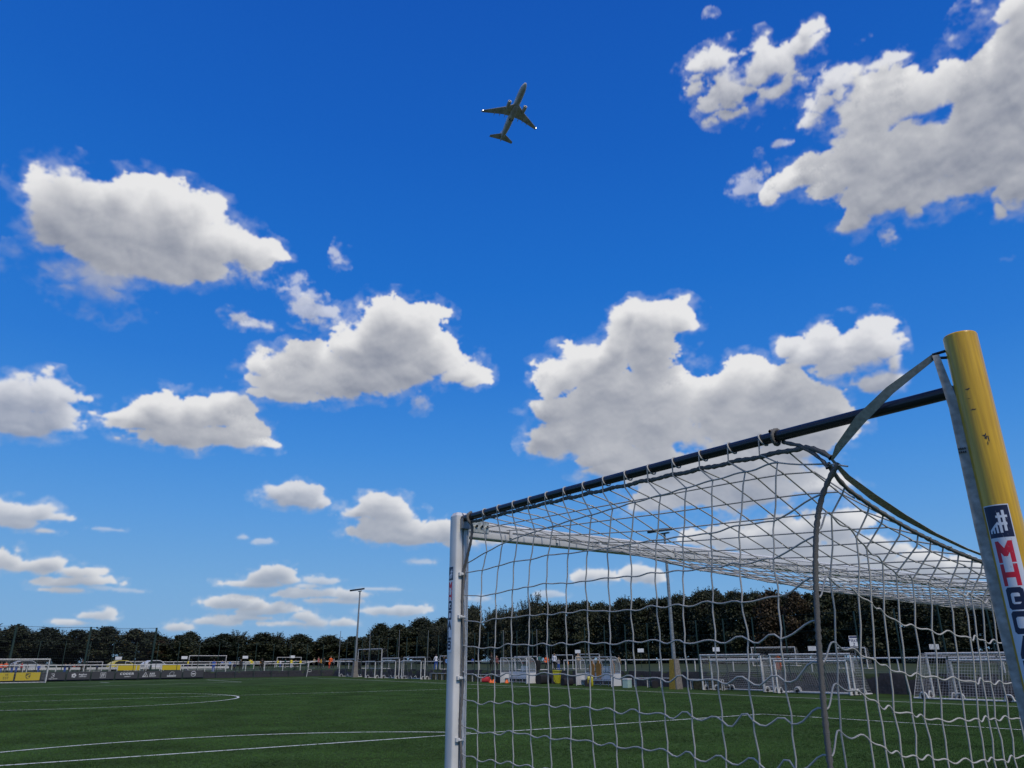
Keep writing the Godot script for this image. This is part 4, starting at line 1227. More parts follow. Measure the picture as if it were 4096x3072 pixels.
func wheeled_goal(w: float, h: float, dt: float, db: float, wheels: bool, net_mat: String, paint: String, mesh := 0.14) -> Node3D:
	var o := Node3D.new()
	var r := 0.056
	var m: Material = M[paint]
	for x in [0.0, w]:
		var b := MB.new()
		b.rod(Vector3(x, 0.05, 0), Vector3(x, h - 0.02, 0), r, 10)
		part(o, "post", b, m)
		var s := MB.new()                                  # side ground bar
		s.rod(Vector3(x, 0.06, 0.02), Vector3(x, 0.06, db), 0.042, 8)
		part(o, "ground_bar", s, m)
		var st := MB.new()                                 # net support
		st.tube(P3([Vector3(x, h - 0.04, 0.0), Vector3(x, h - 0.05, dt * 0.75), Vector3(x, h - 0.14, dt), Vector3(x, 0.08, db)]), 0.018, 6)
		part(o, "net_support", st, M["grey_metal"])
	var c := MB.new()
	c.rod(Vector3(-r, h - 0.05, 0), Vector3(w + r, h - 0.05, 0), r, 10)
	part(o, "crossbar", c, m)
	var k := MB.new()
	k.rod(Vector3(0, 0.06, db), Vector3(w, 0.06, db), 0.042, 8)
	part(o, "rear_bar", k, m)
	if wheels:
		for x in [0.0, w]:
			for z in [0.32, db]:
				var a := MB.new()
				var side: bool = z == db
				var p := Vector3(x + ((0.5 if x == 0.0 else -0.5) if side else 0.0), 0.06, z)
				arch(a, p, Vector3(1, 0, 0) if side else Vector3(0, 0, 1))
				var br := part(o, "wheel_bracket", a, M["old_white"])
				var t := MB.new()
				var ax := Vector3(0, 0, 1) if side else Vector3(1, 0, 0)
				t.lathe(PackedVector2Array([Vector2(-0.04, 0.0), Vector2(-0.04, 0.10), Vector2(0.0, 0.115), Vector2(0.04, 0.10), Vector2(0.04, 0.0)]), p + Vector3(0, 0.055, 0), ax, Vector3.UP, 14)
				part(br, "wheel", t, M["rubber"])
	var n := MB.new()
	var nx := int(w / mesh); var ny := int(h / mesh); var nd := int(db / mesh)
	net_grid(n, Vector3(0, h - 0.12, dt), Vector3(w, h - 0.12, dt), Vector3(0, 0.1, db), Vector3(w, 0.1, db), nx, ny, Vector3(0, -0.08, 0.10), 0.004)
	net_grid(n, Vector3(0, h - 0.06, 0), Vector3(w, h - 0.06, 0), Vector3(0, h - 0.12, dt), Vector3(w, h - 0.12, dt), nx, maxi(2, int(dt / mesh)), Vector3(0, -0.10, 0), 0.004)
	for x in [0.0, w]:
		net_grid(n, Vector3(x, h - 0.06, 0), Vector3(x, h - 0.12, dt), Vector3(x, 0.1, 0), Vector3(x, 0.1, db), maxi(3, nd), ny, Vector3(0, 0, 0), 0.004)
	part(o, "net", n, M[net_mat])
	return o

func place_goal(o: Node3D, called: String, label: String, at: Vector3, yaw: float, group := "") -> void:
	o.name = numbered(called)
	add_child(o)
	o.position = at
	o.rotation.y = yaw
	tag(o, label, "goal", group)

func build_goals() -> void:
	var q := PI / 2
	var gr := "wheeled goals stored along the touchline"
	place_goal(wheeled_goal(4.78, 2.24, 0.7, 1.9, true, "net_white", "white_paint"), "wheeled_goal", "tall white wheeled goal stored beside the tan panelled bench", V(39.3, 0, 28.25), q, gr)
	place_goal(wheeled_goal(4.05, 1.90, 0.5, 1.3, true, "net_white", "white_paint"), "wheeled_goal", "lower white goal nested in the tall goal beside the bench", V(39.62, 0, 28.42), q, gr)
	place_goal(wheeled_goal(5.0, 2.22, 0.7, 1.9, true, "net_white", "white_paint"), "wheeled_goal", "tall white wheeled goal under the orange mannequin beyond the bank", V(39.35, 0, 22.3), q + 0.08, gr)
	place_goal(wheeled_goal(4.35, 1.86, 0.5, 1.3, true, "net_white", "white_paint"), "wheeled_goal", "lower white goal nested in the tall goal before the orange mannequin", V(38.95, 0, 22.35), q + 0.10, gr)
	place_goal(wheeled_goal(4.9, 2.2, 0.8, 2.0, true, "net_white", "white_paint"), "wheeled_goal", "tall white goal stored with its netted back to the pitch", V(40.25, 0, 18.5), -q, gr)
	place_goal(wheeled_goal(4.2, 1.88, 0.4, 0.75, true, "net_white", "white_paint"), "wheeled_goal", "lower white goal stored inside the goal turned to the bank", V(39.1, 0, 16.8), -q, gr)
	place_goal(wheeled_goal(5.1, 2.24, 0.7, 1.0, true, "net_dark", "white_paint"), "wheeled_goal", "white wheeled goal standing round the far floodlight mast", V(41.5, 0, 92.9), q, gr)
	place_goal(wheeled_goal(2.6, 1.95, 0.4, 1.2, true, "net_dark", "white_paint"), "wheeled_goal", "small narrow white goal beside the far floodlight mast", V(40.1, 0, 84.15), q, gr)
	place_goal(wheeled_goal(4.35, 2.3, 0.7, 1.4, true, "net_dark", "white_paint"), "wheeled_goal", "tall white goal next to the small narrow goal", V(40.9, 0, 79.5), q, gr)
	place_goal(wheeled_goal(3.6, 2.02, 0.5, 1.0, true, "net_dark", "white_paint"), "wheeled_goal", "lower white goal nested in the tall goal next to the narrow one", V(40.55, 0, 79.75), q, gr)
	place_goal(wheeled_goal(5.0, 2.36, 0.7, 1.3, true, "net_dark", "white_paint"), "wheeled_goal", "tall white goal standing near the tan bench behind the large goal post", V(41.3, 0, 74.15), q, gr)
	place_goal(wheeled_goal(4.5, 2.0, 0.5, 0.9, true, "net_dark", "white_paint"), "wheeled_goal", "lower white goal nested in the tall goal near the tan bench", V(40.95, 0, 74.4), q, gr)
	# the goal at the far end, and those on the pitches beyond
	place_goal(wheeled_goal(7.32, 2.32, 0.8, 1.9, false, "net_white", "white_paint", 0.16), "far_goal", "full size white goal in front of the sponsor boards", V(6.75, 0, 90.5), PI)
	var beyond := "goals on the pitches beyond the fence"
	for g in [[46.0, 94.6, 7.6, 2.62, 0.0, "net_dark", "full size white goal with dark net beyond the far mast"], [70.0, 47.0, 4.7, 1.95, 0.25, "net_white", "white goal on the raised grass under the striped sign"], [66.5, 37.2, 2.6, 1.9, 0.2, "net_white", "narrow white goal on raised grass beside the Pitch sign"], [46.5, 60.5, 3.4, 1.35, 0.1, "net_dark", "low white goal beyond the fence behind the away dugout"], [62.0, 73.5, 3.6, 1.75, 0.1, "net_dark", "white goal beyond the away dugout, left of two"], [62.0, 68.5, 3.2, 1.8, 0.1, "net_dark", "white goal beyond the away dugout, right of two"], [47.5, 77.5, 4.0, 1.6, 0.0, "net_dark", "white goal beyond the fence behind the stored goals"]]:
		place_goal(wheeled_goal(g[2], g[3], 0.7, 1.4, false, g[5], "white_paint", 0.18), "pitch_goal", g[6], V(g[0], land(g[0], g[1]), g[1]), q + g[4], beyond)
	place_goal(wheeled_goal(5.6, 2.2, 0.6, 1.6, false, "net_dark", "white_paint", 0.2), "pitch_goal", "white goal on the far left pitch behind the sponsor boards", V(34.2, land(30, 126), 126.0), PI, beyond)
	place_goal(wheeled_goal(2.6, 1.35, 0.4, 0.9, false, "net_dark", "old_white", 0.2), "pitch_goal", "small goal beside parked cars on the far left", V(16.4, land(15, 124), 124.0), PI, beyond)
	place_goal(wheeled_goal(2.6, 1.4, 0.4, 0.9, false, "net_dark", "old_white", 0.2), "pitch_goal", "small goal between the parked cars on the far left", V(22.0, land(20, 124), 124.0), PI, beyond)
	place_goal(wheeled_goal(4.6, 1.7, 0.4, 0.9, false, "net_dark", "old_white", 0.2), "pitch_goal", "dark netted goal behind players in yellow", V(52.5, land(50, 142), 142.0), PI, beyond)

# ---------------------------------------------------------------- dugouts
func dugout(label: String, word: String, a: float, b: float, w: float) -> void:
	var o := thing("team_dugout", label, "dugout", V(a, 0, b), PI / 2, "team dugouts")
	var h := 2.15; var d := 1.0
	var hoop := PackedVector3Array([Vector3(0, h, 0), Vector3(0, h - 0.01, 0.35)])
	for k in 9:
		var t := PI * 0.5 * k / 8.0
		hoop.append(Vector3(0, h - 0.8 + 0.79 * cos(t), 0.4 + (d - 0.4) * sin(t)))
	hoop.append(Vector3(0, 0.05, d))
	var bays := 4
	for i in bays + 1:
		var x := w * i / bays
		var m := MB.new()
		var p := PackedVector3Array()
		for q in hoop: p.append(q + Vector3(x, 0, 0))
		m.tube(p, 0.028, 6)
		part(o, "hoop", m, M["plastic_white"])
	for x in [0.0, w]:
		var m := MB.new()
		m.rod(Vector3(x, 0, 0.0), Vector3(x, h, 0.0), 0.04, 8)
		part(o, "front_post", m, M["plastic_white"])
		var s := MB.new()                                  # white lower side
		s.box(Vector3(x, 0.48, d * 0.5 + 0.02), Vector3(0.03, 0.86, d - 0.08))
		part(o, "side_panel", s, M["plastic_white"])
		var g := MB.new()
		g.quad(Vector3(x, 0.92, 0.03), Vector3(x, 0.92, d - 0.04), Vector3(x, h - 0.55, d - 0.06), Vector3(x, h - 0.03, 0.5))
		g.tri(Vector3(x, 0.92, 0.03), Vector3(x, h - 0.03, 0.5), Vector3(x, h - 0.03, 0.03))
		part(o, "side_window", g, M["clear_panel"])
	for q in [[h, 0.0], [0.95, d], [0.1, d]]:
		var m := MB.new()
		m.rod(Vector3(0, q[0], q[1]), Vector3(w, q[0], q[1]), 0.03, 6)
		part(o, "rail", m, M["plastic_white"])
	for i in bays:                                         # clear roof and back
		var m := MB.new()
		var x0 := w * i / bays + 0.03; var x1 := w * (i + 1) / bays - 0.03
		for k in range(0, hoop.size() - 2):
			m.quad(hoop[k] + Vector3(x0, 0, 0), hoop[k + 1] + Vector3(x0, 0, 0), hoop[k + 1] + Vector3(x1, 0, 0), hoop[k] + Vector3(x1, 0, 0))
		m.quad(hoop[-2] + Vector3(x0, 0, 0), Vector3(x0, 0.98, d), Vector3(x1, 0.98, d), hoop[-2] + Vector3(x1, 0, 0))
		part(o, "clear_panel", m, M["clear_panel"])
	var lo := MB.new()
	lo.box(Vector3(w * 0.5, 0.70, d - 0.03), Vector3(w - 0.06, 0.46, 0.03))
	part(o, "back_panel", lo, M["plastic_white"])
	var be := MB.new()
	be.box(Vector3(w * 0.5, 0.42, d - 0.35), Vector3(w - 0.12, 0.05, 0.38))
	var bench := part(o, "bench", be, M["plastic_white"])
	for i in 5:
		var l := MB.new()
		l.rod(Vector3(0.15 + (w - 0.3) * i / 4.0, 0.0, d - 0.3), Vector3(0.15 + (w - 0.3) * i / 4.0, 0.40, d - 0.3), 0.025, 6)
		part(bench, "leg", l, M["plastic_white"])
	lettering(o, word, 0.42, Vector3(w * 0.40, 1.24, d - 0.05), Basis(Vector3.UP, PI), M["sign_white"], 0.72)

func bag(label: String, a: float, b: float, s: Vector3, m: String, called := "kit_bag", cat := "bag") -> void:
	var o := thing(called, label, cat, V(a, 0, b), (a * 7.0 + b) * 1.3)
	var p := MB.new()
	var prof := PackedVector2Array()
	for i in 16:
		var t := TAU * i / 16.0
		prof.append(Vector2(signf(cos(t)) * pow(absf(cos(t)), 0.6) * s.z * 0.5, s.y * 0.5 + signf(sin(t)) * pow(absf(sin(t)), 0.6) * s.y * 0.5))
	p.prism(prof, Vector3(-s.x * 0.5, 0.0, 0), Vector3(0, 0, -1), Vector3.UP, Vector3(s.x, 0, 0))
	part(o, "body", p, M[m])
	var h := MB.new()
	var arcp := PackedVector3Array()
	for i in 7: arcp.append(Vector3(cos(PI * i / 6.0) * s.x * 0.2, s.y * 0.97 + sin(PI * i / 6.0) * 0.12, 0))
	h.tube(arcp, 0.015, 5)
	part(o, "handle", h, M["black_cloth"])

func bench(label: String, a0: float, b0: float, a1: float, b1: float, panels: bool) -> void:
	var d := Vector2(a1 - a0, b1 - b0)
	var o := thing("bench", label, "bench", V(a0, 0, b0), atan2(d.y, d.x), "low benches beside the dugouts")
	var w := d.length()
	var t := MB.new()
	t.box(Vector3(w * 0.5, 0.66, 0), Vector3(w, 0.045, 0.28))
	part(o, "seat", t, M["old_white"])
	var n := maxi(2, int(w / 1.1))
	for i in n + 1:
		for z in [-0.1, 0.1]:
			var l := MB.new()
			l.rod(Vector3(w * i / n, 0, z), Vector3(w * i / n, 0.64, z), 0.035, 6)
			part(o, "leg", l, M["old_white"])
	if panels:
		var m := int(w / 0.5)
		for i in m:
			var p := MB.new()
			p.box(Vector3((i + 0.5) * w / m, 0.31, -0.16 - 0.01 * (i % 2)), Vector3(w / m - 0.03, 0.6, 0.025))
			part(o, "plank", p, M["tan_wood"])

func build_touchline() -> void:
	dugout("white dugout with clear curved hood lettered AWAY", "AWAY", 39.75, 53.2, 4.0)
	dugout("white dugout with clear curved hood lettered HOME", "HOME", 40.05, 42.7, 4.15)
	bench("long low bench with tan boards left of the away dugout", 40.4, 66.0, 41.3, 59.6, true)
	bench("low white bench between the home dugout and floodlight mast", 41.1, 41.2, 41.6, 37.6, false)
	bench("low white bench with tan boards beside the yellow padded mast", 40.2, 34.8, 40.3, 32.2, true)
	bench("low white bench with tan boards beside the farther stored goals", 42.0, 74.0, 42.1, 69.0, true)
	var o := thing("wheelie_bin", "yellow wheeled bin between the two dugouts", "bin", V(41.7, 0, 51.4), 0.6)
	var p := MB.new()
	var q := func(x: float, y: float, z: float) -> Vector3: return Vector3(x * (0.20 + 0.07 * y), 0.06 + 0.98 * y, z * (0.22 + 0.09 * y))
	p.quad(q.call(-1, 0, 1), q.call(1, 0, 1), q.call(1, 1, 1), q.call(-1, 1, 1)); p.quad(q.call(1, 0, -1), q.call(-1, 0, -1), q.call(-1, 1, -1), q.call(1, 1, -1))
	p.quad(q.call(1, 0, 1), q.call(1, 0, -1), q.call(1, 1, -1), q.call(1, 1, 1)); p.quad(q.call(-1, 0, -1), q.call(-1, 0, 1), q.call(-1, 1, 1), q.call(-1, 1, -1))
	part(o, "body", p, M["bin_yellow"])
	p = MB.new()
	p.box(Vector3(0, 1.08, 0.02), Vector3(0.60, 0.07, 0.70), Basis(Vector3.RIGHT, 0.06))
	part(o, "lid", p, M["bin_yellow"])
	for x in [-0.2, 0.2]:
		p = MB.new()
		p.lathe(PackedVector2Array([Vector2(-0.025, 0), Vector2(-0.025, 0.1), Vector2(0.025, 0.1), Vector2(0.025, 0)]), Vector3(x, 0.1, -0.22), Vector3.RIGHT, Vector3.UP, 12)
		part(o, "wheel", p, M["rubber"])
	o = thing("camera_tripod", "thin black tripod in front of the yellow bin", "tripod", V(40.5, 0, 50.6))
	p = MB.new()
	p.rod(Vector3(0, 0.9, 0), Vector3(0, 3.1, 0), 0.02, 6)
	part(o, "pole", p, M["lamp_black"])
	for k in 3:
		p = MB.new()
		p.rod(Vector3(0, 1.0, 0), Vector3(cos(k * 2.09) * 0.5, 0, sin(k * 2.09) * 0.5), 0.015, 5)
		part(o, "leg", p, M["lamp_black"])
	bag("big black kit bag against the end of the away dugout", 40.9, 52.3, Vector3(1.7, 0.75, 0.6), "black_cloth")
	bag("black kit bag at the near end of the home dugout bench", 39.3, 44.6, Vector3(1.1, 0.5, 0.5), "black_cloth")
	bag("black bag under the bench right of the home dugout", 40.8, 38.9, Vector3(0.9, 0.5, 0.5), "black_cloth")
	bag("black bag lying before the home dugout front post", 39.5, 47.4, Vector3(1.0, 0.55, 0.5), "black_cloth")
	bag("red kit bag at the far end of the away dugout", 40.0, 60.0, Vector3(0.7, 0.5, 0.45), "red")
	bag("dark bag between bench and away dugout", 40.4, 58.2, Vector3(0.9, 0.7, 0.5), "black_cloth")
	bag("small yellow bag on the black bag in front of the home dugout", 39.2, 44.2, Vector3(0.42, 0.75, 0.3), "bin_yellow")
	o = thing("cool_box", "pale green cool box beside the home dugout", "cool box", V(39.4, 0, 40.3), 0.3)
	p = MB.new(); p.box(Vector3(0, 0.28, 0), Vector3(0.62, 0.54, 0.42)); part(o, "body", p, M["cool_box"])
	p = MB.new(); p.box(Vector3(0, 0.60, 0), Vector3(0.66, 0.09, 0.46)); part(o, "lid", p, M["plastic_white"])
	for k in 5:
		var c: Array = [[39.2, 58.0, "orange"], [39.35, 57.7, "orange"], [39.0, 57.3, "orange"], [39.9, 56.4, "orange"], [39.7, 56.2, "orange"]][k]
		o = thing("training_cone", "orange training cone lying on turf before the away dugout", "cone", V(c[0], 0.01, c[1]), 0.0, "orange cones before the away dugout")
		p = MB.new()
		p.lathe(PackedVector2Array([Vector2(0, 0.0), Vector2(0.0, 0.17), Vector2(0.03, 0.17), Vector2(0.06, 0.15), Vector2(0.30, 0.03), Vector2(0.30, 0.0)]), Vector3.ZERO, Vector3.UP, Vector3.RIGHT, 14)
		part(o, "body", p, M[c[2]])
	# free kick mannequins
	for c in [[40.9, 45.9, "brown orange training mannequin leaning in the home dugout, left of two"], [40.9, 45.1, "brown orange training mannequin leaning in the home dugout, right of two"], [41.0, 43.6, "brown orange training mannequin at the near end of the home dugout"], [58.9, 41.2, "orange red training mannequin standing on the raised grass"]]:
		var red: bool = c[0] > 50.0
		o = thing("training_mannequin", c[2], "mannequin", V(c[0], land(c[0], c[1]) if red else 0.45, c[1]), PI / 2)
		p = MB.new()
		p.prism(PackedVector2Array([Vector2(-0.24, 0.25), Vector2(0.24, 0.25), Vector2(0.30, 1.15), Vector2(0.24, 1.30), Vector2(0.10, 1.34), Vector2(0.12, 1.46), Vector2(0.07, 1.56), Vector2(-0.07, 1.56), Vector2(-0.12, 1.46), Vector2(-0.10, 1.34), Vector2(-0.24, 1.30), Vector2(-0.30, 1.15)]), Vector3(0, -0.1, 0), Vector3.RIGHT, Vector3.UP, Vector3(0, 0, 0.05))
		part(o, "figure", p, M["orange"] if red else M["mannequin"])
		for x in [-0.16, 0.16]:
			p = MB.new()
			p.rod(Vector3(x, 0, 0.025), Vector3(x, 0.2, 0.025), 0.02, 6)
			part(o, "leg", p, M["orange"] if red else M["mannequin"])
	# notice beside the corner of the fence
	o = thing("notice_board", "small white framed notice on a leaning post by the bank", "sign", V(38.2, 0, 101.2))
	p = MB.new(); p.rod(Vector3(0, 0, 0), Vector3(0.25, 2.0, 0), 0.04, 6); part(o, "post", p, M["old_white"])
	p = MB.new()
	for s in [[0.35, 0.95, 0.5, 0.05], [0.35, 0.65, 0.5, 0.05], [0.12, 0.8, 0.05, 0.35], [0.58, 0.8, 0.05, 0.35]]: p.box(Vector3(s[0], s[1], 0.03), Vector3(s[2], s[3], 0.03))
	part(o, "frame", p, M["old_white"])

# ---------------------------------------------------------------- white rails, signs, netting, cars
func rail(label: String, pts: Array, gap: float, y: float, low: bool) -> void:
	var o := thing("white_rail", label, "rail", Vector3.ZERO, 0.0, "white pitch rails")
	for i in pts.size() - 1:
		var p: Vector2 = pts[i]; var q: Vector2 = pts[i + 1]
		var n := maxi(1, int(round(p.distance_to(q) / gap)))
		for k in n:
			var u := p.lerp(q, float(k) / n); var v := p.lerp(q, float(k + 1) / n)
			var m := MB.new()
			m.rod(V(u.x, land(u.x, u.y) + y, u.y), V(v.x, land(v.x, v.y) + y, v.y), 0.072, 6)
			part(o, "bar", m, M["white_paint"])
			if low:
				m = MB.new()
				m.box(V((u.x + v.x) * 0.5, (land(u.x, u.y) + land(v.x, v.y)) * 0.5 + y * 0.55, (u.y + v.y) * 0.5), Vector3(u.distance_to(v) - 0.14, 0.30, 0.03), Basis(Vector3.UP, atan2(v.y - u.y, v.x - u.x)))
				part(o, "board", m, M["old_white"])
			m = MB.new()
			m.rod(V(u.x, land(u.x, u.y) - 0.1, u.y), V(u.x, land(u.x, u.y) + y + 0.03, u.y), 0.065, 6)
			part(o, "post", m, M["old_white"])

func build_surroundings() -> void:
	rail("white post and rail fence along the raised grass on the right", [Vector2(52.0, 63.0), Vector2(58.0, 41.0), Vector2(58.5, 15.0), Vector2(58.5, -6.0)], 3.9, 1.04, false)
	rail("white post and rail fence beyond the away dugout and stored goals", [Vector2(47.5, 112.0), Vector2(49.0, 85.0), Vector2(51.0, 68.0)], 2.9, 1.0, false)
	rail("near white rail beyond the sponsor boards", [Vector2(-6.0, 105.0), Vector2(18.0, 107.5), Vector2(30.0, 110.5), Vector2(44.5, 113.5)], 3.2, 1.04, false)
	rail("far white rail with boards behind the left hand goal", [Vector2(-10.0, 119.0), Vector2(12.0, 120.0), Vector2(34.0, 123.0)], 2.6, 0.95, true)
	rail("far white rail curving behind the players in yellow", [Vector2(34.0, 128.0), Vector2(43.0, 134.0), Vector2(50.0, 138.0)], 2.8, 1.0, false)
	rail("farthest white rail below the left hand trees", [Vector2(20.0, 137.0), Vector2(44.0, 139.0), Vector2(62.0, 140.0)], 3.0, 1.0, false)
	for c in [[18.6, 116.2, 2.9, "yellow banner hung on the white rail beside the cars"], [24.2, 116.8, 2.6, "yellow banner hung on the white rail before the left pitch goal"]]:
		var o := thing("rail_banner", c[3], "banner", V(c[0], land(c[0], c[1]) + 0.25, c[1]), 0.12, "yellow banners on the rail")
		var p := MB.new(); p.box(Vector3(0, 0.42, 0), Vector3(c[2], 0.72, 0.03)); part(o, "sheet", p, M["board_yellow"])
		for s in [-1, 1]:
			p = MB.new(); p.rod(Vector3(s * c[2] * 0.5, -0.25, 0.03), Vector3(s * c[2] * 0.5, 0.85, 0.03), 0.05, 6); part(o, "post", p, M["old_white"])
	# signs on posts
	for s in [[66.0, 77.2, 3.0, 0], [66.0, 65.5, 3.0, 0], [66.0, 54.0, 2.96, 0], [66.0, 42.3, 2.88, 1], [66.0, 30.7, 2.84, 1], [19.3, 130.0, 2.55, 2], [28.8, 130.0, 2.62, 2], [38.4, 130.0, 2.66, 2], [46.4, 130.0, 2.72, 2]]:
		var lab: String = ["small pale blank sign against the dark tree belt", "small pale striped sign against the dark tree belt", "small white sign above the far white rails"][s[3]]
		var o := thing("pitch_sign", lab, "sign", V(s[0], land(s[0], s[1]), s[1]), PI / 2 * 1.25 if s[3] < 2 else 0.2, "small signs round the pitches")
		if s[3] < 2: o.rotation.y = -0.9
		var y: float = s[2] - land(s[0], s[1])
		var p := MB.new(); p.box(Vector3(0, y, 0), Vector3(0.72 if s[3] < 2 else 0.95, 0.42, 0.03)); part(o, "panel", p, M["sign_white"])
		p = MB.new(); p.rod(Vector3(0, -0.1, -0.05), Vector3(0, y, -0.05), 0.03, 6); part(o, "post", p, M["dark_green"])
		if s[3] == 1:
			for k in 6:
				p = MB.new(); p.box(Vector3(-0.28 + 0.11 * k, y, 0.018), Vector3(0.03, 0.40, 0.006)); part(o, "stripe", p, M["grey_metal"])
	var o := thing("pitch_number_sign", "tall white sign reading Pitch 2 above the stored goals", "sign", V(66.0, land(66, 37.9), 37.9), -0.85)
	var p := MB.new(); p.box(Vector3(0, 2.45, 0), Vector3(0.74, 0.92, 0.03)); part(o, "panel", p, M["sign_white"])
	p = MB.new(); p.box(Vector3(0, 2.80, 0.02), Vector3(0.66, 0.15, 0.008)); part(o, "heading", p, M["sign_navy"])
	p = MB.new(); p.rod(Vector3(0, -0.1, -0.05), Vector3(0, 2.3, -0.05), 0.04, 6); part(o, "post", p, M["grey_metal"])
	lettering(o, "Pitch", 0.27, Vector3(0, 2.50, 0.02), Basis(), M["sign_navy"])
	lettering(o, "2", 0.27, Vector3(0, 2.17, 0.02), Basis(), M["sign_navy"])
	# tall ball stop netting on the left
	o = thing("ball_stop_net", "tall dark ball stop net on poles above the far left trees", "net", Vector3.ZERO)
	var poles := [[-4.2, 6.55], [4.8, 6.62], [13.6, 6.62], [22.1, 6.66]]
	for q in poles:
		p = MB.new(); p.rod(V(q[0], land(q[0], 120), 120), V(q[0], q[1], 120), 0.13, 8); part(o, "pole", p, M["dark_green"])
	for i in 3:
		var c0: float = poles[i][0]; var c1: float = poles[i + 1][0]
		p = MB.new()
		net_grid(p, V(c0, poles[i][1] - 0.1, 120), V(c1, poles[i + 1][1] - 0.1, 120), V(c0, 1.6, 120), V(c1, 1.6, 120), 40, 22, Vector3(0, -0.12, 0), 0.006)
		p.tube(P3([V(c0, poles[i][1] - 0.05, 120), V((c0 + c1) * 0.5, poles[i][1] - 0.18, 120), V(c1, poles[i + 1][1] - 0.05, 120)]), 0.022, 5)
		part(o, "netting", p, M["net_dark"])
	p = MB.new(); p.rod(V(22.1, 6.6, 120), V(27.5, 0.8, 120), 0.012, 5); part(o, "guy_wire", p, M["net_dark"])
	# thin pale net poles beyond the right hand fence
	for q in [[52.8, 125.0, 6.9], [58.4, 125.0, 7.1], [64.2, 125.0, 7.3], [70.2, 125.0, 7.3], [68.5, 98.0, 6.4], [70.5, 92.0, 6.4]]:
		o = thing("net_post", "thin pale net post against the dark trees beyond the masts", "post", V(q[0], land(q[0], q[1]), q[1]), 0.0, "thin pale net posts before the trees")
		p = MB.new(); p.tube(P3([Vector3(0, -0.2, 0), Vector3(0.02, (q[2] - 1.0) * 0.5, 0), Vector3(0.0, q[2] - land(q[0], q[1]), 0)]), 0.05, 6, true, PackedFloat32Array([0.06, 0.05, 0.045])); part(o, "shaft", p, M["galvanised"])
	# corner flags
	for q in [[60.0, 50.0, "thin corner flag post behind the tall stored goal"], [62.0, 26.0, "thin corner flag post behind the goal turned to the bank"]]:
		o = thing("corner_flag", q[2], "flag", V(q[0], land(q[0], q[1]), q[1]))
		p = MB.new(); p.rod(Vector3(0, 0, 0), Vector3(0, 1.5, 0), 0.022, 6); part(o, "pole", p, M["bin_yellow"])
		p = MB.new(); p.box(Vector3(0.03, 1.36, 0.02), Vector3(0.02, 0.3, 0.2), Basis(Vector3.RIGHT, 0.4)); part(o, "flag", p, M["sign_white"])
	# parked cars
	for c in [[24.2, 127.5, "car_white", "white hatchback parked beside the yellow banner"], [19.6, 127.0, "car_yellow", "yellow hatchback parked between the small goals"], [7.4, 127.0, "car_silver", "silver hatchback parked behind the far goal"]]:
		o = thing("parked_car", c[3], "car", V(c[0], land(c[0], c[1]), c[1]), 0.15, "cars parked by the far rails")
		p = MB.new()
		p.prism(PackedVector2Array([Vector2(-2.0, 0.28), Vector2(2.0, 0.28), Vector2(2.08, 0.55), Vector2(1.95, 0.82), Vector2(1.1, 0.96), Vector2(0.45, 1.40), Vector2(0.1, 1.48), Vector2(-1.0, 1.46), Vector2(-1.6, 1.22), Vector2(-1.98, 0.95), Vector2(-2.06, 0.6)]), Vector3(0, 0, -0.82), Vector3.RIGHT, Vector3.UP, Vector3(0, 0, 1.64))
		part(o, "body", p, M[c[2]])
		for z in [-0.83, 0.83]:
			p = MB.new()
			p.prism(PackedVector2Array([Vector2(-1.45, 0.98), Vector2(0.95, 0.98), Vector2(0.42, 1.34), Vector2(0.1, 1.40), Vector2(-0.95, 1.39), Vector2(-1.4, 1.18)]), Vector3(0, 0, z - 0.006), Vector3.RIGHT, Vector3.UP, Vector3(0, 0, 0.012))
			part(o, "window", p, M["car_glass"])
			for x in [-1.25, 1.28]:
				p = MB.new()
				p.lathe(PackedVector2Array([Vector2(-0.09, 0), Vector2(-0.09, 0.28), Vector2(-0.06, 0.31), Vector2(0.06, 0.31), Vector2(0.09, 0.28), Vector2(0.09, 0)]), Vector3(x, 0.31, z * 0.92), Vector3(0, 0, 1), Vector3.UP, 14)
				part(o, "wheel", p, M["rubber"])
	# a bicycle propped at the fence
	o = thing("bicycle", "dark bicycle propped by the bank beside the person in black", "bicycle", V(34.0, land(34, 104.5), 104.5), 0.2)
	for x in [-0.52, 0.52]:
		p = MB.new()
		var ring := PackedVector3Array()
		for i in 21: ring.append(Vector3(x + cos(TAU * i / 20) * 0.33, 0.34 + sin(TAU * i / 20) * 0.33, 0))
		p.tube(ring, 0.02, 5, false); part(o, "wheel", p, M["rubber"])
	p = MB.new()
	for s in [[-0.52, 0.34, -0.15, 0.85], [-0.15, 0.85, 0.38, 0.88], [0.52, 0.34, 0.36, 1.0], [-0.1, 0.3, 0.38, 0.85], [-0.52, 0.34, -0.1, 0.3], [-0.1, 0.3, -0.2, 0.95]]: p.rod(Vector3(s[0], s[1], 0), Vector3(s[2], s[3], 0), 0.018, 5)
	part(o, "frame", p, M["lamp_black"])
	p = MB.new(); p.box(Vector3(-0.2, 0.97, 0), Vector3(0.26, 0.05, 0.12)); part(o, "saddle", p, M["lamp_black"])
	p = MB.new(); p.rod(Vector3(0.36, 1.02, -0.25), Vector3(0.36, 1.02, 0.25), 0.015, 5); part(o, "handlebar", p, M["lamp_black"])
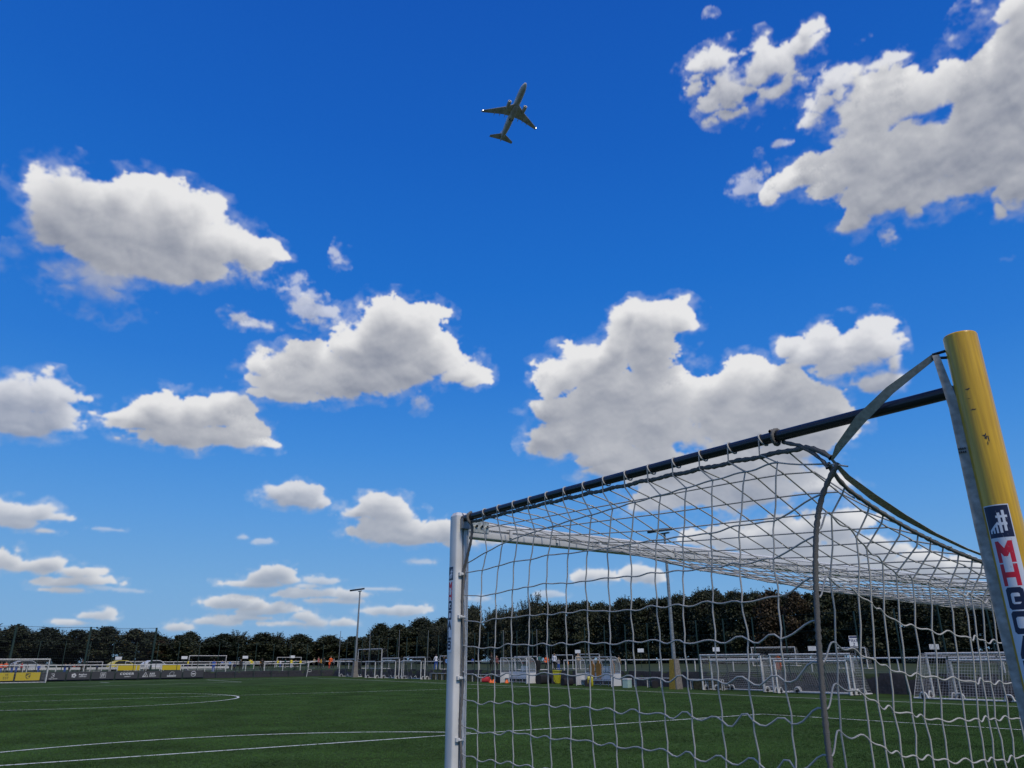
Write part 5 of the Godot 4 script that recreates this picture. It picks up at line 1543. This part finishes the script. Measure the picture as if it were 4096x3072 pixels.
	# black waste bins behind the bank
	for q in [[44.6, 98.5, "black bin standing on the bank near the far mast"], [45.0, 58.5, "black bin on the bank behind the away dugout"]]:
		o = thing("waste_bin", q[2], "bin", V(q[0], land(q[0], q[1]), q[1]))
		p = MB.new(); p.lathe(PackedVector2Array([Vector2(0, 0), Vector2(0, 0.24), Vector2(0.85, 0.30), Vector2(0.86, 0.32), Vector2(0.92, 0.32), Vector2(0.92, 0.0)]), Vector3.ZERO, Vector3.UP, Vector3.RIGHT, 12); part(o, "body", p, M["lamp_black"])
# ---------------------------------------------------------------- people
func body_mesh(pose: int) -> Dictionary:               # one continuous surface, 1.75 m tall, facing +z; ids: 0 skin 1 top 2 trousers 3 hair 4 shoes
	var bones := []
	var add := func(a: Vector3, b: Vector3, ra: float, rb: float, id: int) -> void: bones.append([a, b, ra, rb, id])
	add.call(Vector3(0, 1.62, 0.01), Vector3(0, 1.66, 0.0), 0.098, 0.10, 3)
	add.call(Vector3(0, 1.56, 0.025), Vector3(0, 1.61, 0.03), 0.075, 0.085, 0)
	add.call(Vector3(0, 1.45, 0), Vector3(0, 1.55, 0.01), 0.055, 0.055, 0)
	add.call(Vector3(-0.15, 1.40, 0), Vector3(0.15, 1.40, 0), 0.075, 0.075, 1)
	add.call(Vector3(0, 1.34, 0.01), Vector3(0, 1.06, 0.01), 0.145, 0.125, 1)
	add.call(Vector3(-0.05, 1.0, 0), Vector3(0.05, 1.0, 0), 0.135, 0.135, 1)
	add.call(Vector3(-0.06, 0.92, 0), Vector3(0.06, 0.92, 0), 0.125, 0.125, 2)
	var stride := 0.16 if pose == 1 else 0.03
	for s in [-1.0, 1.0]:
		var k := Vector3(s * 0.11, 0.50, 0.03 + stride * s * 0.6)
		var f := Vector3(s * 0.12, 0.09, stride * s - 0.02)
		add.call(Vector3(s * 0.09, 0.90, 0), k, 0.095, 0.065, 2)
		add.call(k, f, 0.062, 0.046, 2)
		add.call(f + Vector3(0, -0.045, -0.02), f + Vector3(0, -0.05, 0.15), 0.045, 0.038, 4)
		var sh := Vector3(s * 0.20, 1.38, 0)
		var e := Vector3(s * 0.25, 1.10, -0.03); var h := Vector3(s * 0.24, 0.86, 0.06)
		if pose == 1: e = Vector3(s * 0.26, 1.12, s * 0.10); h = Vector3(s * 0.20, 0.98, 0.16 + s * 0.10)
		if pose == 2: e = Vector3(s * 0.25, 1.12, 0.02); h = Vector3(s * 0.06, 1.08, 0.20)
		add.call(sh, e, 0.062, 0.048, 1)
		add.call(e, e.lerp(h, 0.8), 0.048, 0.038, 1)
		add.call(e.lerp(h, 0.85), h + (h - e).normalized() * 0.08, 0.036, 0.030, 0)
	var cell := 0.038
	var lo := Vector3(-0.38, -0.04, -0.30)
	var nx := 21; var ny := 49; var nz := 17
	var field := PackedFloat32Array(); field.resize(nx * ny * nz); field.fill(0.2)
	var dist := func(p: Vector3) -> float:
		var d := 0.2
		for q in bones:
			var ab: Vector3 = q[1] - q[0]
			var t := clampf((p - q[0]).dot(ab) / ab.length_squared(), 0.0, 1.0)
			var x: float = p.distance_to(q[0] + ab * t) - lerpf(q[2], q[3], t)
			var h := maxf(0.03 - absf(d - x), 0.0) / 0.03
			d = minf(d, x) - h * h * 0.0075
		return d
	for q in bones:
		var r := maxf(q[2], q[3]) + 2.2 * cell
		var a: Vector3 = (Vector3(minf(q[0].x, q[1].x), minf(q[0].y, q[1].y), minf(q[0].z, q[1].z)) - Vector3.ONE * r - lo) / cell
		var b: Vector3 = (Vector3(maxf(q[0].x, q[1].x), maxf(q[0].y, q[1].y), maxf(q[0].z, q[1].z)) + Vector3.ONE * r - lo) / cell
		for y in range(maxi(0, int(a.y)), mini(ny, int(b.y) + 1)):
			for z in range(maxi(0, int(a.z)), mini(nz, int(b.z) + 1)):
				for x in range(maxi(0, int(a.x)), mini(nx, int(b.x) + 1)):
					var i := (y * nz + z) * nx + x
					if field[i] == 0.2 or true:
						var p := lo + Vector3(x, y, z) * cell
						var ab: Vector3 = q[1] - q[0]
						var t := clampf((p - q[0]).dot(ab) / ab.length_squared(), 0.0, 1.0)
						var d: float = p.distance_to(q[0] + ab * t) - lerpf(q[2], q[3], t)
						var h := maxf(0.03 - absf(field[i] - d), 0.0) / 0.03
						field[i] = minf(field[i], d) - h * h * 0.0075
	var b := MB.new()
	var ids := PackedInt32Array()
	var where := {}
	var corner := [Vector3i(0, 0, 0), Vector3i(1, 0, 0), Vector3i(0, 1, 0), Vector3i(1, 1, 0), Vector3i(0, 0, 1), Vector3i(1, 0, 1), Vector3i(0, 1, 1), Vector3i(1, 1, 1)]
	var edges := [[0, 1], [2, 3], [4, 5], [6, 7], [0, 2], [1, 3], [4, 6], [5, 7], [0, 4], [1, 5], [2, 6], [3, 7]]
	for y in ny - 1:
		for z in nz - 1:
			for x in nx - 1:
				var f := PackedFloat32Array()
				var inside := 0
				for c in corner:
					var g := field[((y + c.y) * nz + z + c.z) * nx + x + c.x]
					f.append(g)
					if g < 0.0: inside += 1
				if inside == 0 or inside == 8: continue
				var s := Vector3.ZERO; var n := 0
				for e in edges:
					if (f[e[0]] < 0.0) != (f[e[1]] < 0.0):
						var t := f[e[0]] / (f[e[0]] - f[e[1]])
						s += Vector3(corner[e[0]]).lerp(Vector3(corner[e[1]]), t); n += 1
				var p := lo + (Vector3(x, y, z) + s / n) * cell
				var gr := Vector3(f[1] + f[3] + f[5] + f[7] - f[0] - f[2] - f[4] - f[6], f[2] + f[3] + f[6] + f[7] - f[0] - f[1] - f[4] - f[5], f[4] + f[5] + f[6] + f[7] - f[0] - f[1] - f[2] - f[3]).normalized()
				where[(y * nz + z) * nx + x] = b.put(p, gr)
				var best := 1e9; var id := 0
				for q in bones:
					var ab: Vector3 = q[1] - q[0]
					var t := clampf((p - q[0]).dot(ab) / ab.length_squared(), 0.0, 1.0)
					var d: float = p.distance_to(q[0] + ab * t) - lerpf(q[2], q[3], t)
					if d < best: best = d; id = q[4]
				if id == 3 and p.z > 0.06 and p.y < 1.69: id = 0
				ids.append(id)
	for y in range(1, ny - 1):
		for z in range(1, nz - 1):
			for x in range(1, nx - 1):
				var i := (y * nz + z) * nx + x
				var f0 := field[i]
				for ax in 3:
					var o: int = [1, nz * nx, nx][ax]
					var f1 := field[i + o]
					if (f0 < 0.0) == (f1 < 0.0): continue
					var u: int = [nz * nx, nx, 1][ax]
					var v: int = [nx, 1, nz * nx][ax]
					var q := [where.get(i), where.get(i - u), where.get(i - u - v), where.get(i - v)]
					if null in q: continue
					if f0 < 0.0: b.idx.append_array(PackedInt32Array([q[0], q[2], q[1], q[0], q[3], q[2]]))
					else: b.idx.append_array(PackedInt32Array([q[0], q[1], q[2], q[0], q[2], q[3]]))
	return {"mb": b, "ids": ids}

func build_people() -> void:
	var tones := {"teal": Color(0.03, 0.13, 0.14), "orange": Color(0.70, 0.11, 0.02), "white": Color(0.55, 0.57, 0.62), "grey": Color(0.20, 0.20, 0.22), "hivis": Color(0.75, 0.22, 0.02), "black": Color(0.012, 0.012, 0.015), "maroon": Color(0.14, 0.05, 0.05), "blue": Color(0.02, 0.08, 0.35), "sky": Color(0.10, 0.25, 0.55), "tan": Color(0.28, 0.22, 0.14), "salmon": Color(0.45, 0.14, 0.11), "amber": Color(0.45, 0.22, 0.03), "yellow": Color(0.62, 0.50, 0.03), "green": Color(0.02, 0.12, 0.04), "darkgreen": Color(0.01, 0.07, 0.05), "dark": Color(0.025, 0.028, 0.035), "navy": Color(0.015, 0.02, 0.06), "slate": Color(0.10, 0.12, 0.16), "red": Color(0.40, 0.03, 0.03), "purple": Color(0.06, 0.03, 0.16)}
	var words := {"hivis": "bright orange", "sky": "light blue", "tan": "tan", "darkgreen": "dark green", "dark": "dark", "amber": "amber", "slate": "slate grey"}
	var hairs := [Color(0.02, 0.015, 0.01), Color(0.06, 0.035, 0.02), Color(0.12, 0.08, 0.04), Color(0.03, 0.02, 0.015)]
	var bodies := [body_mesh(0), body_mesh(1), body_mesh(2)]
	var n := 0
	for q in PEOPLE:
		var a: float = q[0]; var b: float = q[1]
		var where := "on the grass beyond the bank"
		if a > 43.0 and b < 80.0: where = "beyond the dugouts" if b > 40.0 and b < 75.0 else "beyond the stored goals"
		elif a > 43.0 and b < 100.0: where = "beyond the stored goals"
		elif b > 127.0: where = "on the farthest pitch before the trees"
		elif a < 10.0: where = "behind the far goal"
		elif a < 18.0: where = "by the rail behind the sponsor boards"
		elif a > 36.0: where = "by the rail near the far mast"
		else: where = "standing near the far rail beyond the boards"
		var label := "person in %s top and %s %s" % [words.get(q[3], q[3]), words.get(q[4], q[4]), "trousers " + where]
		var turn: float = atan2(-1.58 - a, b + 2.59) + [PI, 0.4, PI - 0.5, PI + 0.7, 2.0][n % 5]
		if (a < 43.0 and b < 120.0) or b < 90.0: turn += 0.0
		var o := thing("person", label, "person", V(a, land(a, b) - 0.01, b), turn, "people round the pitches")
		o.scale = Vector3.ONE * (q[2] / 1.77)
		var src: MB = bodies[q[5]]["mb"]
		var ids: PackedInt32Array = bodies[q[5]]["ids"]
		var m := MB.new()
		m.v = src.v; m.nn = src.nn; m.uv = src.uv; m.idx = src.idx
		var cols := [Color(0.42, 0.26, 0.19), tones[q[3]], tones[q[4]], hairs[n % 4], Color(0.03, 0.03, 0.03) if n % 3 else Color(0.4, 0.4, 0.4)]
		for id in ids: m.col.append(cols[id])
		part(o, "body", m, M["person"])
		n += 1

# ---------------------------------------------------------------- airliner
func wing(b: MB, root: Vector3, tip: Vector3, c0: float, c1: float, t0: float, t1: float, up := Vector3.UP) -> void:   # leading edge points, chords and thicknesses; chord runs along +z
	var prof := [Vector2(0, 0), Vector2(0.04, 0.35), Vector2(0.2, 0.55), Vector2(0.45, 0.5), Vector2(0.75, 0.24), Vector2(1, 0.02), Vector2(0.75, -0.15), Vector2(0.4, -0.4), Vector2(0.15, -0.42), Vector2(0.03, -0.25)]
	var m := prof.size()
	var ring := []
	for e in 2:
		var o := root if e == 0 else tip
		var c := c0 if e == 0 else c1
		var t := t0 if e == 0 else t1
		for p in prof: ring.append(o + Vector3(0, 0, p.x * c) + up * p.y * t)
	var flip := (tip - root).dot(Vector3.RIGHT.cross(Vector3.UP) if false else Vector3(1, 0, 0)) < 0.0
	for i in m:
		var j := (i + 1) % m
		if flip: b.quad(ring[i], ring[j], ring[m + j], ring[m + i])
		else: b.quad(ring[j], ring[i], ring[m + i], ring[m + j])
	for i in range(1, m - 1):
		if flip: b.tri(ring[m], ring[m + i], ring[m + i + 1])
		else: b.tri(ring[m], ring[m + i + 1], ring[m + i])

func build_airliner() -> void:
	var o := thing("airliner", "twin engined white and grey jet airliner climbing with wheels up", "airliner")
	o.transform = Transform3D(Basis(Vector3(-0.9725, 0.0638, -0.224), Vector3(0.1393, 0.9302, -0.3395), Vector3(0.1867, -0.3614, -0.9135)).orthonormalized(), Vector3(203.01, 302.56, -281.25))
	var skin := mat("plane_white", Color(0.80, 0.80, 0.80), 0.35, 0.0, noise_tex(0.02, 4, 128, Color(0.72, 0.70, 0.68), Color(1, 1, 1), 61), 0.08)
	var f := MB.new()
	f.lathe(PackedVector2Array([Vector2(-19.7, 0.0), Vector2(-19.55, 0.35), Vector2(-19.0, 0.8), Vector2(-18.0, 1.25), Vector2(-16.5, 1.66), Vector2(-14.5, 1.88), Vector2(-12.0, 1.92), Vector2(6.5, 1.92), Vector2(9.0, 1.86), Vector2(12.0, 1.6), Vector2(15.0, 1.15), Vector2(17.5, 0.7), Vector2(19.3, 0.32), Vector2(19.8, 0.1), Vector2(19.8, 0.0)]), Vector3.ZERO, Vector3(0, 0, 1), Vector3.UP, 28)
	for i in f.v.size():                                   # the tail sweeps up and the nose droops
		var z := f.v[i].z
		f.v[i].y += 0.9 * pow(clampf((z - 8.0) / 11.8, 0, 1), 1.5) - 0.35 * pow(clampf((-13.5 - z) / 6.2, 0, 1), 2.0)
	var body := part(o, "fuselage", f, skin)
	var fa := MB.new()                                     # wing to body fairing
	fa.lathe(PackedVector2Array([Vector2(-6.4, 0.0), Vector2(-6.2, 1.0), Vector2(-5.0, 1.7), Vector2(-2.0, 2.02), Vector2(3.0, 2.02), Vector2(5.0, 1.6), Vector2(6.3, 0.7), Vector2(6.5, 0.0)]), Vector3(0, -0.55, 0), Vector3(0, 0, 1), Vector3.UP, 24)
	part(body, "belly_fairing", fa, skin)
	for s in [-0.62, 0.62]:
		var w := MB.new()
		w.lathe(PackedVector2Array([Vector2(0, 0.62), Vector2(-0.06, 0.60), Vector2(-0.06, 0.0)]), Vector3(s * 1.05, -2.42 + 0.0, 3.0), Vector3.UP, Vector3.RIGHT, 18)
		var tyre := part(body, "wheel_well", w, M["rubber"])
		var hub := MB.new()
		hub.lathe(PackedVector2Array([Vector2(0, 0.26), Vector2(-0.08, 0.24), Vector2(-0.08, 0.0)]), Vector3(s * 1.05, -2.44, 3.0), Vector3.UP, Vector3.RIGHT, 14)
		part(tyre, "hub", hub, skin)
	var ant := MB.new()
	ant.box(Vector3(0.2, -1.98, -8.5), Vector3(0.08, 0.3, 0.7)); ant.box(Vector3(-0.15, -1.95, -11.5), Vector3(0.06, 0.25, 0.5))
	part(body, "aerial", ant, skin)
	for s in [-1.0, 1.0]:
		var w := MB.new()
		wing(w, Vector3(s * 1.2, -1.15, -6.6), Vector3(s * 5.6, -0.75, -2.9), 8.4, 5.2, 1.15, 0.62)
		wing(w, Vector3(s * 5.6, -0.75, -2.9), Vector3(s * 17.0, 0.55, 4.2), 5.2, 1.55, 0.62, 0.22)
		var wp := part(o, "wing", w, skin)
		var tip := MB.new()
		wing(tip, Vector3(s * 17.0, 0.55, 4.3), Vector3(s * 17.55, 2.9, 6.2), 1.45, 0.6, 0.16, 0.08, Vector3(1, 0, 0))
		part(wp, "winglet", tip, skin)
		for q in [[4.2, -0.98, 2.0], [7.2, -0.66, 2.3], [10.2, -0.32, 3.2]]:
			var fl := MB.new()
			fl.lathe(PackedVector2Array([Vector2(-1.6, 0.0), Vector2(-1.0, 0.18), Vector2(0.4, 0.22), Vector2(1.4, 0.14), Vector2(2.1, 0.0)]), Vector3(s * q[0], q[1] - 0.15, q[2]), Vector3(0, 0, 1), Vector3.UP, 8)
			part(wp, "flap_fairing", fl, skin)
		var lt := MB.new()
		lt.lathe(PackedVector2Array([Vector2(-0.24, 0.0), Vector2(-0.17, 0.17), Vector2(0, 0.24), Vector2(0.17, 0.17), Vector2(0.24, 0.0)]), Vector3(s * 16.9, 0.48, 4.35), Vector3(0, 0, 1), Vector3.UP, 10)
		if not M.has("strobe"):
			mat("strobe", Color(0.9, 0.9, 0.9), 0.3)
			M["strobe"].emission_enabled = true; M["strobe"].emission = Color(1, 0.97, 0.9); M["strobe"].emission_energy_multiplier = 6.0
		part(wp, "strobe_light", lt, M["strobe"])
		var e := MB.new()
		e.lathe(PackedVector2Array([Vector2(-7.5, 0.80), Vector2(-7.75, 0.92), Vector2(-7.5, 1.06), Vector2(-6.4, 1.14), Vector2(-4.6, 1.02), Vector2(-3.5, 0.80), Vector2(-3.5, 0.62), Vector2(-2.6, 0.35)]), Vector3(s * 4.9, -1.95, 0.4), Vector3(0, 0, 1), Vector3.UP, 22)
		var eng := part(o, "engine", e, skin)
		var inl := MB.new()
		inl.lathe(PackedVector2Array([Vector2(-7.52, 0.80), Vector2(-7.0, 0.80), Vector2(-7.0, 0.0)]), Vector3(s * 4.9, -1.95, 0.4), Vector3(0, 0, 1), Vector3.UP, 22)
		part(eng, "intake", inl, M["slot_dark"])
		var py := MB.new()
		py.box(Vector3(s * 4.9, -1.0, -4.0), Vector3(0.35, 0.7, 4.0))
		part(eng, "pylon", py, skin)
		var h := MB.new()
		wing(h, Vector3(s * 0.5, 0.95, 14.2), Vector3(s * 7.2, 1.45, 18.0), 4.6, 1.5, 0.4, 0.14)
		part(o, "tailplane", h, skin)
	var fin := MB.new()
	wing(fin, Vector3(0, 2.0, 11.2), Vector3(0, 8.2, 17.4), 7.2, 2.3, 0.42, 0.2, Vector3(1, 0, 0))
	part(o, "fin", fin, skin)
# ---------------------------------------------------------------- sky
# air and clouds, computed by direction: azimuth from -Z towards +X, elevation above the horizon, both in degrees
func air(el: float) -> Color:
	var stops := [[0.0, Color(0.53, 0.685, 0.83)], [5.0, Color(0.46, 0.66, 0.85)], [10.0, Color(0.36, 0.605, 0.86)], [15.0, Color(0.265, 0.545, 0.85)], [21.0, Color(0.180, 0.475, 0.82)], [28.0, Color(0.128, 0.43, 0.79)], [38.0, Color(0.100, 0.375, 0.745)], [50.0, Color(0.085, 0.33, 0.70)], [90.0, Color(0.07, 0.28, 0.63)]]
	for i in stops.size() - 1:
		if el <= stops[i + 1][0]:
			return stops[i][1].lerp(stops[i + 1][1], clampf((el - stops[i][0]) / (stops[i + 1][0] - stops[i][0]), 0.0, 1.0))
	return stops[-1][1]

func more_clouds() -> Array:
	# the same kind of fair weather cumulus all round the sky, where no cloud of the list stands
	var rng := RandomNumberGenerator.new()
	rng.seed = 77
	var out := []
	for k in 70:
		var az := rng.randf_range(86.0, 346.0)
		var el := 3.0 + 62.0 * pow(rng.randf(), 1.5)
		var size := (0.8 + 5.5 * sin(deg_to_rad(el))) * rng.randf_range(0.6, 1.5)
		var c := [0.5, 0.3, 0.95, 1.0]
		for j in rng.randi_range(6, 12):
			var u := rng.randf_range(-1.0, 1.0)
			c.append_array([az + u * size * 1.6 / cos(deg_to_rad(el)), el + rng.randf_range(-0.3, 0.5) * size * (1.0 - absf(u)) * 0.8, size * rng.randf_range(0.45, 0.8), size * rng.randf_range(0.25, 0.5)])
		out.append(c)
	return out

func paint_sky(img: Image, clouds: Array, az0: float, el1: float, w: int, h: int, ppd: float) -> void:
	var thick := PackedFloat32Array()               # with the relief of the cloud
	var body := PackedFloat32Array()                # the bulk only
	var cover := PackedFloat32Array()
	var gains := PackedFloat32Array()
	var mott := PackedFloat32Array()
	mott.resize(w * h)
	var warp := FastNoiseLite.new()
	warp.seed = 51; warp.noise_type = FastNoiseLite.TYPE_SIMPLEX_SMOOTH; warp.frequency = 1.0; warp.fractal_octaves = 2
	var mottle := FastNoiseLite.new()
	mottle.seed = 33; mottle.noise_type = FastNoiseLite.TYPE_SIMPLEX_SMOOTH; mottle.frequency = 1.0; mottle.fractal_octaves = 3
	thick.resize(w * h); cover.resize(w * h); gains.resize(w * h); body.resize(w * h)
	gains.fill(1.0)
	var fine := ppd > 6.0
	var big := FastNoiseLite.new()
	big.seed = 5; big.noise_type = FastNoiseLite.TYPE_SIMPLEX_SMOOTH; big.frequency = 1.0
	big.fractal_octaves = 5 if fine else 3; big.fractal_gain = 0.60; big.fractal_lacunarity = 2.15
	var lumps := FastNoiseLite.new()
	lumps.seed = 9; lumps.noise_type = FastNoiseLite.TYPE_CELLULAR; lumps.frequency = 1.0
	lumps.cellular_return_type = FastNoiseLite.RETURN_DISTANCE; lumps.fractal_octaves = 3 if fine else 2; lumps.fractal_type = FastNoiseLite.FRACTAL_FBM; lumps.fractal_gain = 0.5
	var wisp := FastNoiseLite.new()
	wisp.seed = 21; wisp.noise_type = FastNoiseLite.TYPE_SIMPLEX_SMOOTH; wisp.frequency = 1.0
	wisp.fractal_type = FastNoiseLite.FRACTAL_RIDGED; wisp.fractal_octaves = 4; wisp.fractal_gain = 0.6
	for c in clouds:
		var n: int = (c.size() - 4) / 4
		var lo := Vector2(1e9, 1e9)
		var hi := Vector2(-1e9, -1e9)
		var mean := 0.0
		for i in n:
			var k: int = 4 + i * 4
			var m: float = 1.0 / cos(deg_to_rad(c[k + 1]))
			lo = lo.min(Vector2(c[k] - c[k + 2] * 1.6 * m, c[k + 1] - c[k + 3] * 1.6))
			hi = hi.max(Vector2(c[k] + c[k + 2] * 1.6 * m, c[k + 1] + c[k + 3] * 1.6))
			mean += c[k + 3] / n
		var f := 12.0 / (0.30 + mean * 0.33)      # finer relief on small far clouds
		var amp: float = c[0]; var soft: float = c[1]; var op: float = c[2]
		for row in range(maxi(0, int((el1 - hi.y) * ppd)), mini(h, int((el1 - lo.y) * ppd) + 1)):
			var el := el1 - (row + 0.5) / ppd
			var ce := cos(deg_to_rad(el)); var se := sin(deg_to_rad(el))
			var px := PackedFloat32Array(); var pr := PackedFloat32Array(); var py := PackedFloat32Array()
			for i in n:                              # the puffs that reach this row
				var k: int = 4 + i * 4
				var dy: float = (el - c[k + 1]) / c[k + 3]
				if dy < 0.0: dy *= 1.2
				if dy * dy < 3.2:
					px.append(c[k]); pr.append(ce / c[k + 2]); py.append(dy)
			var m := px.size()
			if m == 0: continue
			for col in range(maxi(0, int((lo.x - az0) * ppd)), mini(w, int((hi.x - az0) * ppd) + 1)):
				var az := az0 + (col + 0.5) / ppd
				var ra := deg_to_rad(az)
				var d := Vector3(sin(ra) * ce, se * 1.3, -cos(ra) * ce) * f
				var soften := warp.get_noise_3dv(d * 0.55)
				var wx := az + warp.get_noise_3dv(d * 0.9 + Vector3(31, 7, 3)) * mean * 0.75
				var wy := warp.get_noise_3dv(d * 0.9 + Vector3(5, 41, 17)) * 0.42
				var s := -9.0
				var under := 0.0
				for i in m:
					var dx := (wx - px[i]) * pr[i]
					var dy := py[i] + wy
					var q := dx * dx + dy * dy
					if q < 3.2:
						q = 1.0 - sqrt(q)
						if q > s:
							if s > -0.35: q += 0.2 * (s + 0.35)
							under = lerpf(under, clampf(-dy, 0.0, 1.0), 0.7)
							s = q
						elif q > -0.35: s += 0.1 * (q + 0.35)
				if s < -0.75: continue
				var nz := big.get_noise_3dv(d) * 1.2
				nz -= (lumps.get_noise_3dv(d * 1.7 + Vector3(nz, nz, 0) * 0.35) + 0.45) * lerpf(0.75, 0.12, under)
				var t := s * 1.05 + nz * amp * 1.45 + 0.17
				var at := row * w + col
				var sf := soft * (0.55 + 3.0 * under * under + 2.6 * maxf(0.0, soften))
				var a := clampf(t / sf, 0.0, 1.0)
				a = a * a * (3.0 - 2.0 * a)
				if t < sf and s > -0.7:                # torn shreds along the edge
					var shred := clampf(wisp.get_noise_3dv(d * 1.3) * 0.9 + nz * 0.6, 0.0, 1.0)
					a = maxf(a, shred * clampf((t + 0.5) / 0.6, 0.0, 1.0) * 0.36)
				a *= op
				if a <= 0.003: continue
				var was := cover[at]
				cover[at] = was + a - was * a
				gains[at] = lerpf(gains[at], c[3], a)
				thick[at] = maxf(thick[at], clampf(t, 0.0, 1.5) * op)
				body[at] = maxf(body[at], clampf(s + nz * 0.12, 0.0, 1.3) * op)
				mott[at] = mottle.get_noise_3dv(d * 0.42)
	var bytes := img.get_data()
	var iw := img.get_width()
	var rng := RandomNumberGenerator.new()
	rng.seed = 3
	var x0 := int(round(az0 * ppd))
	var y0 := int(round((90.0 - el1) * ppd))
	var steps := [0.25, 0.55, 0.95, 1.5, 2.2, 3.0, 4.0, 5.2]
	for row in h:
		var el := el1 - (row + 0.5) / ppd
		var base := air(el).srgb_to_linear()
		# far clouds stand in more air
		var far := exp(-maxf(el, 0.0) / 7.0)
		var lit := Color(0.80, 0.80, 0.81).lerp(Color(0.60, 0.62, 0.66), far * 0.7)
		var dark := Color(0.25, 0.275, 0.345).lerp(Color(0.34, 0.42, 0.53), far * 0.85)
		var near := clampf(el / 24.0, 0.16, 1.0)
		var hop := maxi(1, int(0.4 * near * ppd))
		for col in w:
			var at := row * w + col
			var c := base
			var a := cover[at]
			if a > 0.004:
				var occ := 0.0
				var last := 0.0
				var jit := rng.randf_range(0.94, 1.06)
				for s in steps:
					var d: float = s * near * jit
					var rr := row - int(d * 0.93 * ppd)
					var cc := col + int(d * 0.37 * ppd)
					if rr >= 0 and cc < w:
						occ += body[rr * w + cc] * (d - last)
					last = d
				var relief := 0.0
				if row >= 3 * hop and col < w - 2 * hop:
					relief = thick[at] - thick[at - hop * w + hop / 2] + 0.6 * (thick[at] - thick[at - 3 * hop * w + hop])
				var light := 0.18 + 0.82 * exp(-occ * 1.3 / near)
				light = lerpf(light, 1.0, 0.35 * exp(-thick[at] * 3.0))
				light = clampf((light + relief * 0.17 + mott[at] * 0.17) * gains[at], 0.0, 1.0)
				c = base.lerp(dark.lerp(lit, light), a)
			c = c.linear_to_srgb()
			var o := ((y0 + row) * iw + posmod(x0 + col, iw)) * 3
			var dith := rng.randf() - 0.5
			bytes[o] = clampi(int(c.r * 255.0 + 0.5 + dith), 0, 255)
			bytes[o + 1] = clampi(int(c.g * 255.0 + 0.5 + dith), 0, 255)
			bytes[o + 2] = clampi(int(c.b * 255.0 + 0.5 + dith), 0, 255)
	img.set_data(iw, img.get_height(), false, Image.FORMAT_RGB8, bytes)

func make_sky() -> PanoramaSkyMaterial:
	var all := CLOUDS + more_clouds()
	var turned := []
	for c in all:                                       # the coarse round image starts at azimuth -180
		var d: Array = c.duplicate()
		var shift := 0.0
		if d[4] > 180.0: shift = -360.0
		for i in range(4, d.size(), 4): d[i] += shift
		turned.append(d)
	var img := Image.create(1024, 512, false, Image.FORMAT_RGB8)
	img.fill(Color(0.30, 0.33, 0.34))
	paint_sky(img, turned, -180.0, 90.0, 1024, 256, 1024.0 / 360.0)
	img.resize(4096, 2048, Image.INTERPOLATE_CUBIC)
	paint_sky(img, CLOUDS, -14.0, 53.0, 1126, 603, 4096.0 / 360.0)
	var sky := PanoramaSkyMaterial.new()
	sky.panorama = ImageTexture.create_from_image(img)
	return sky
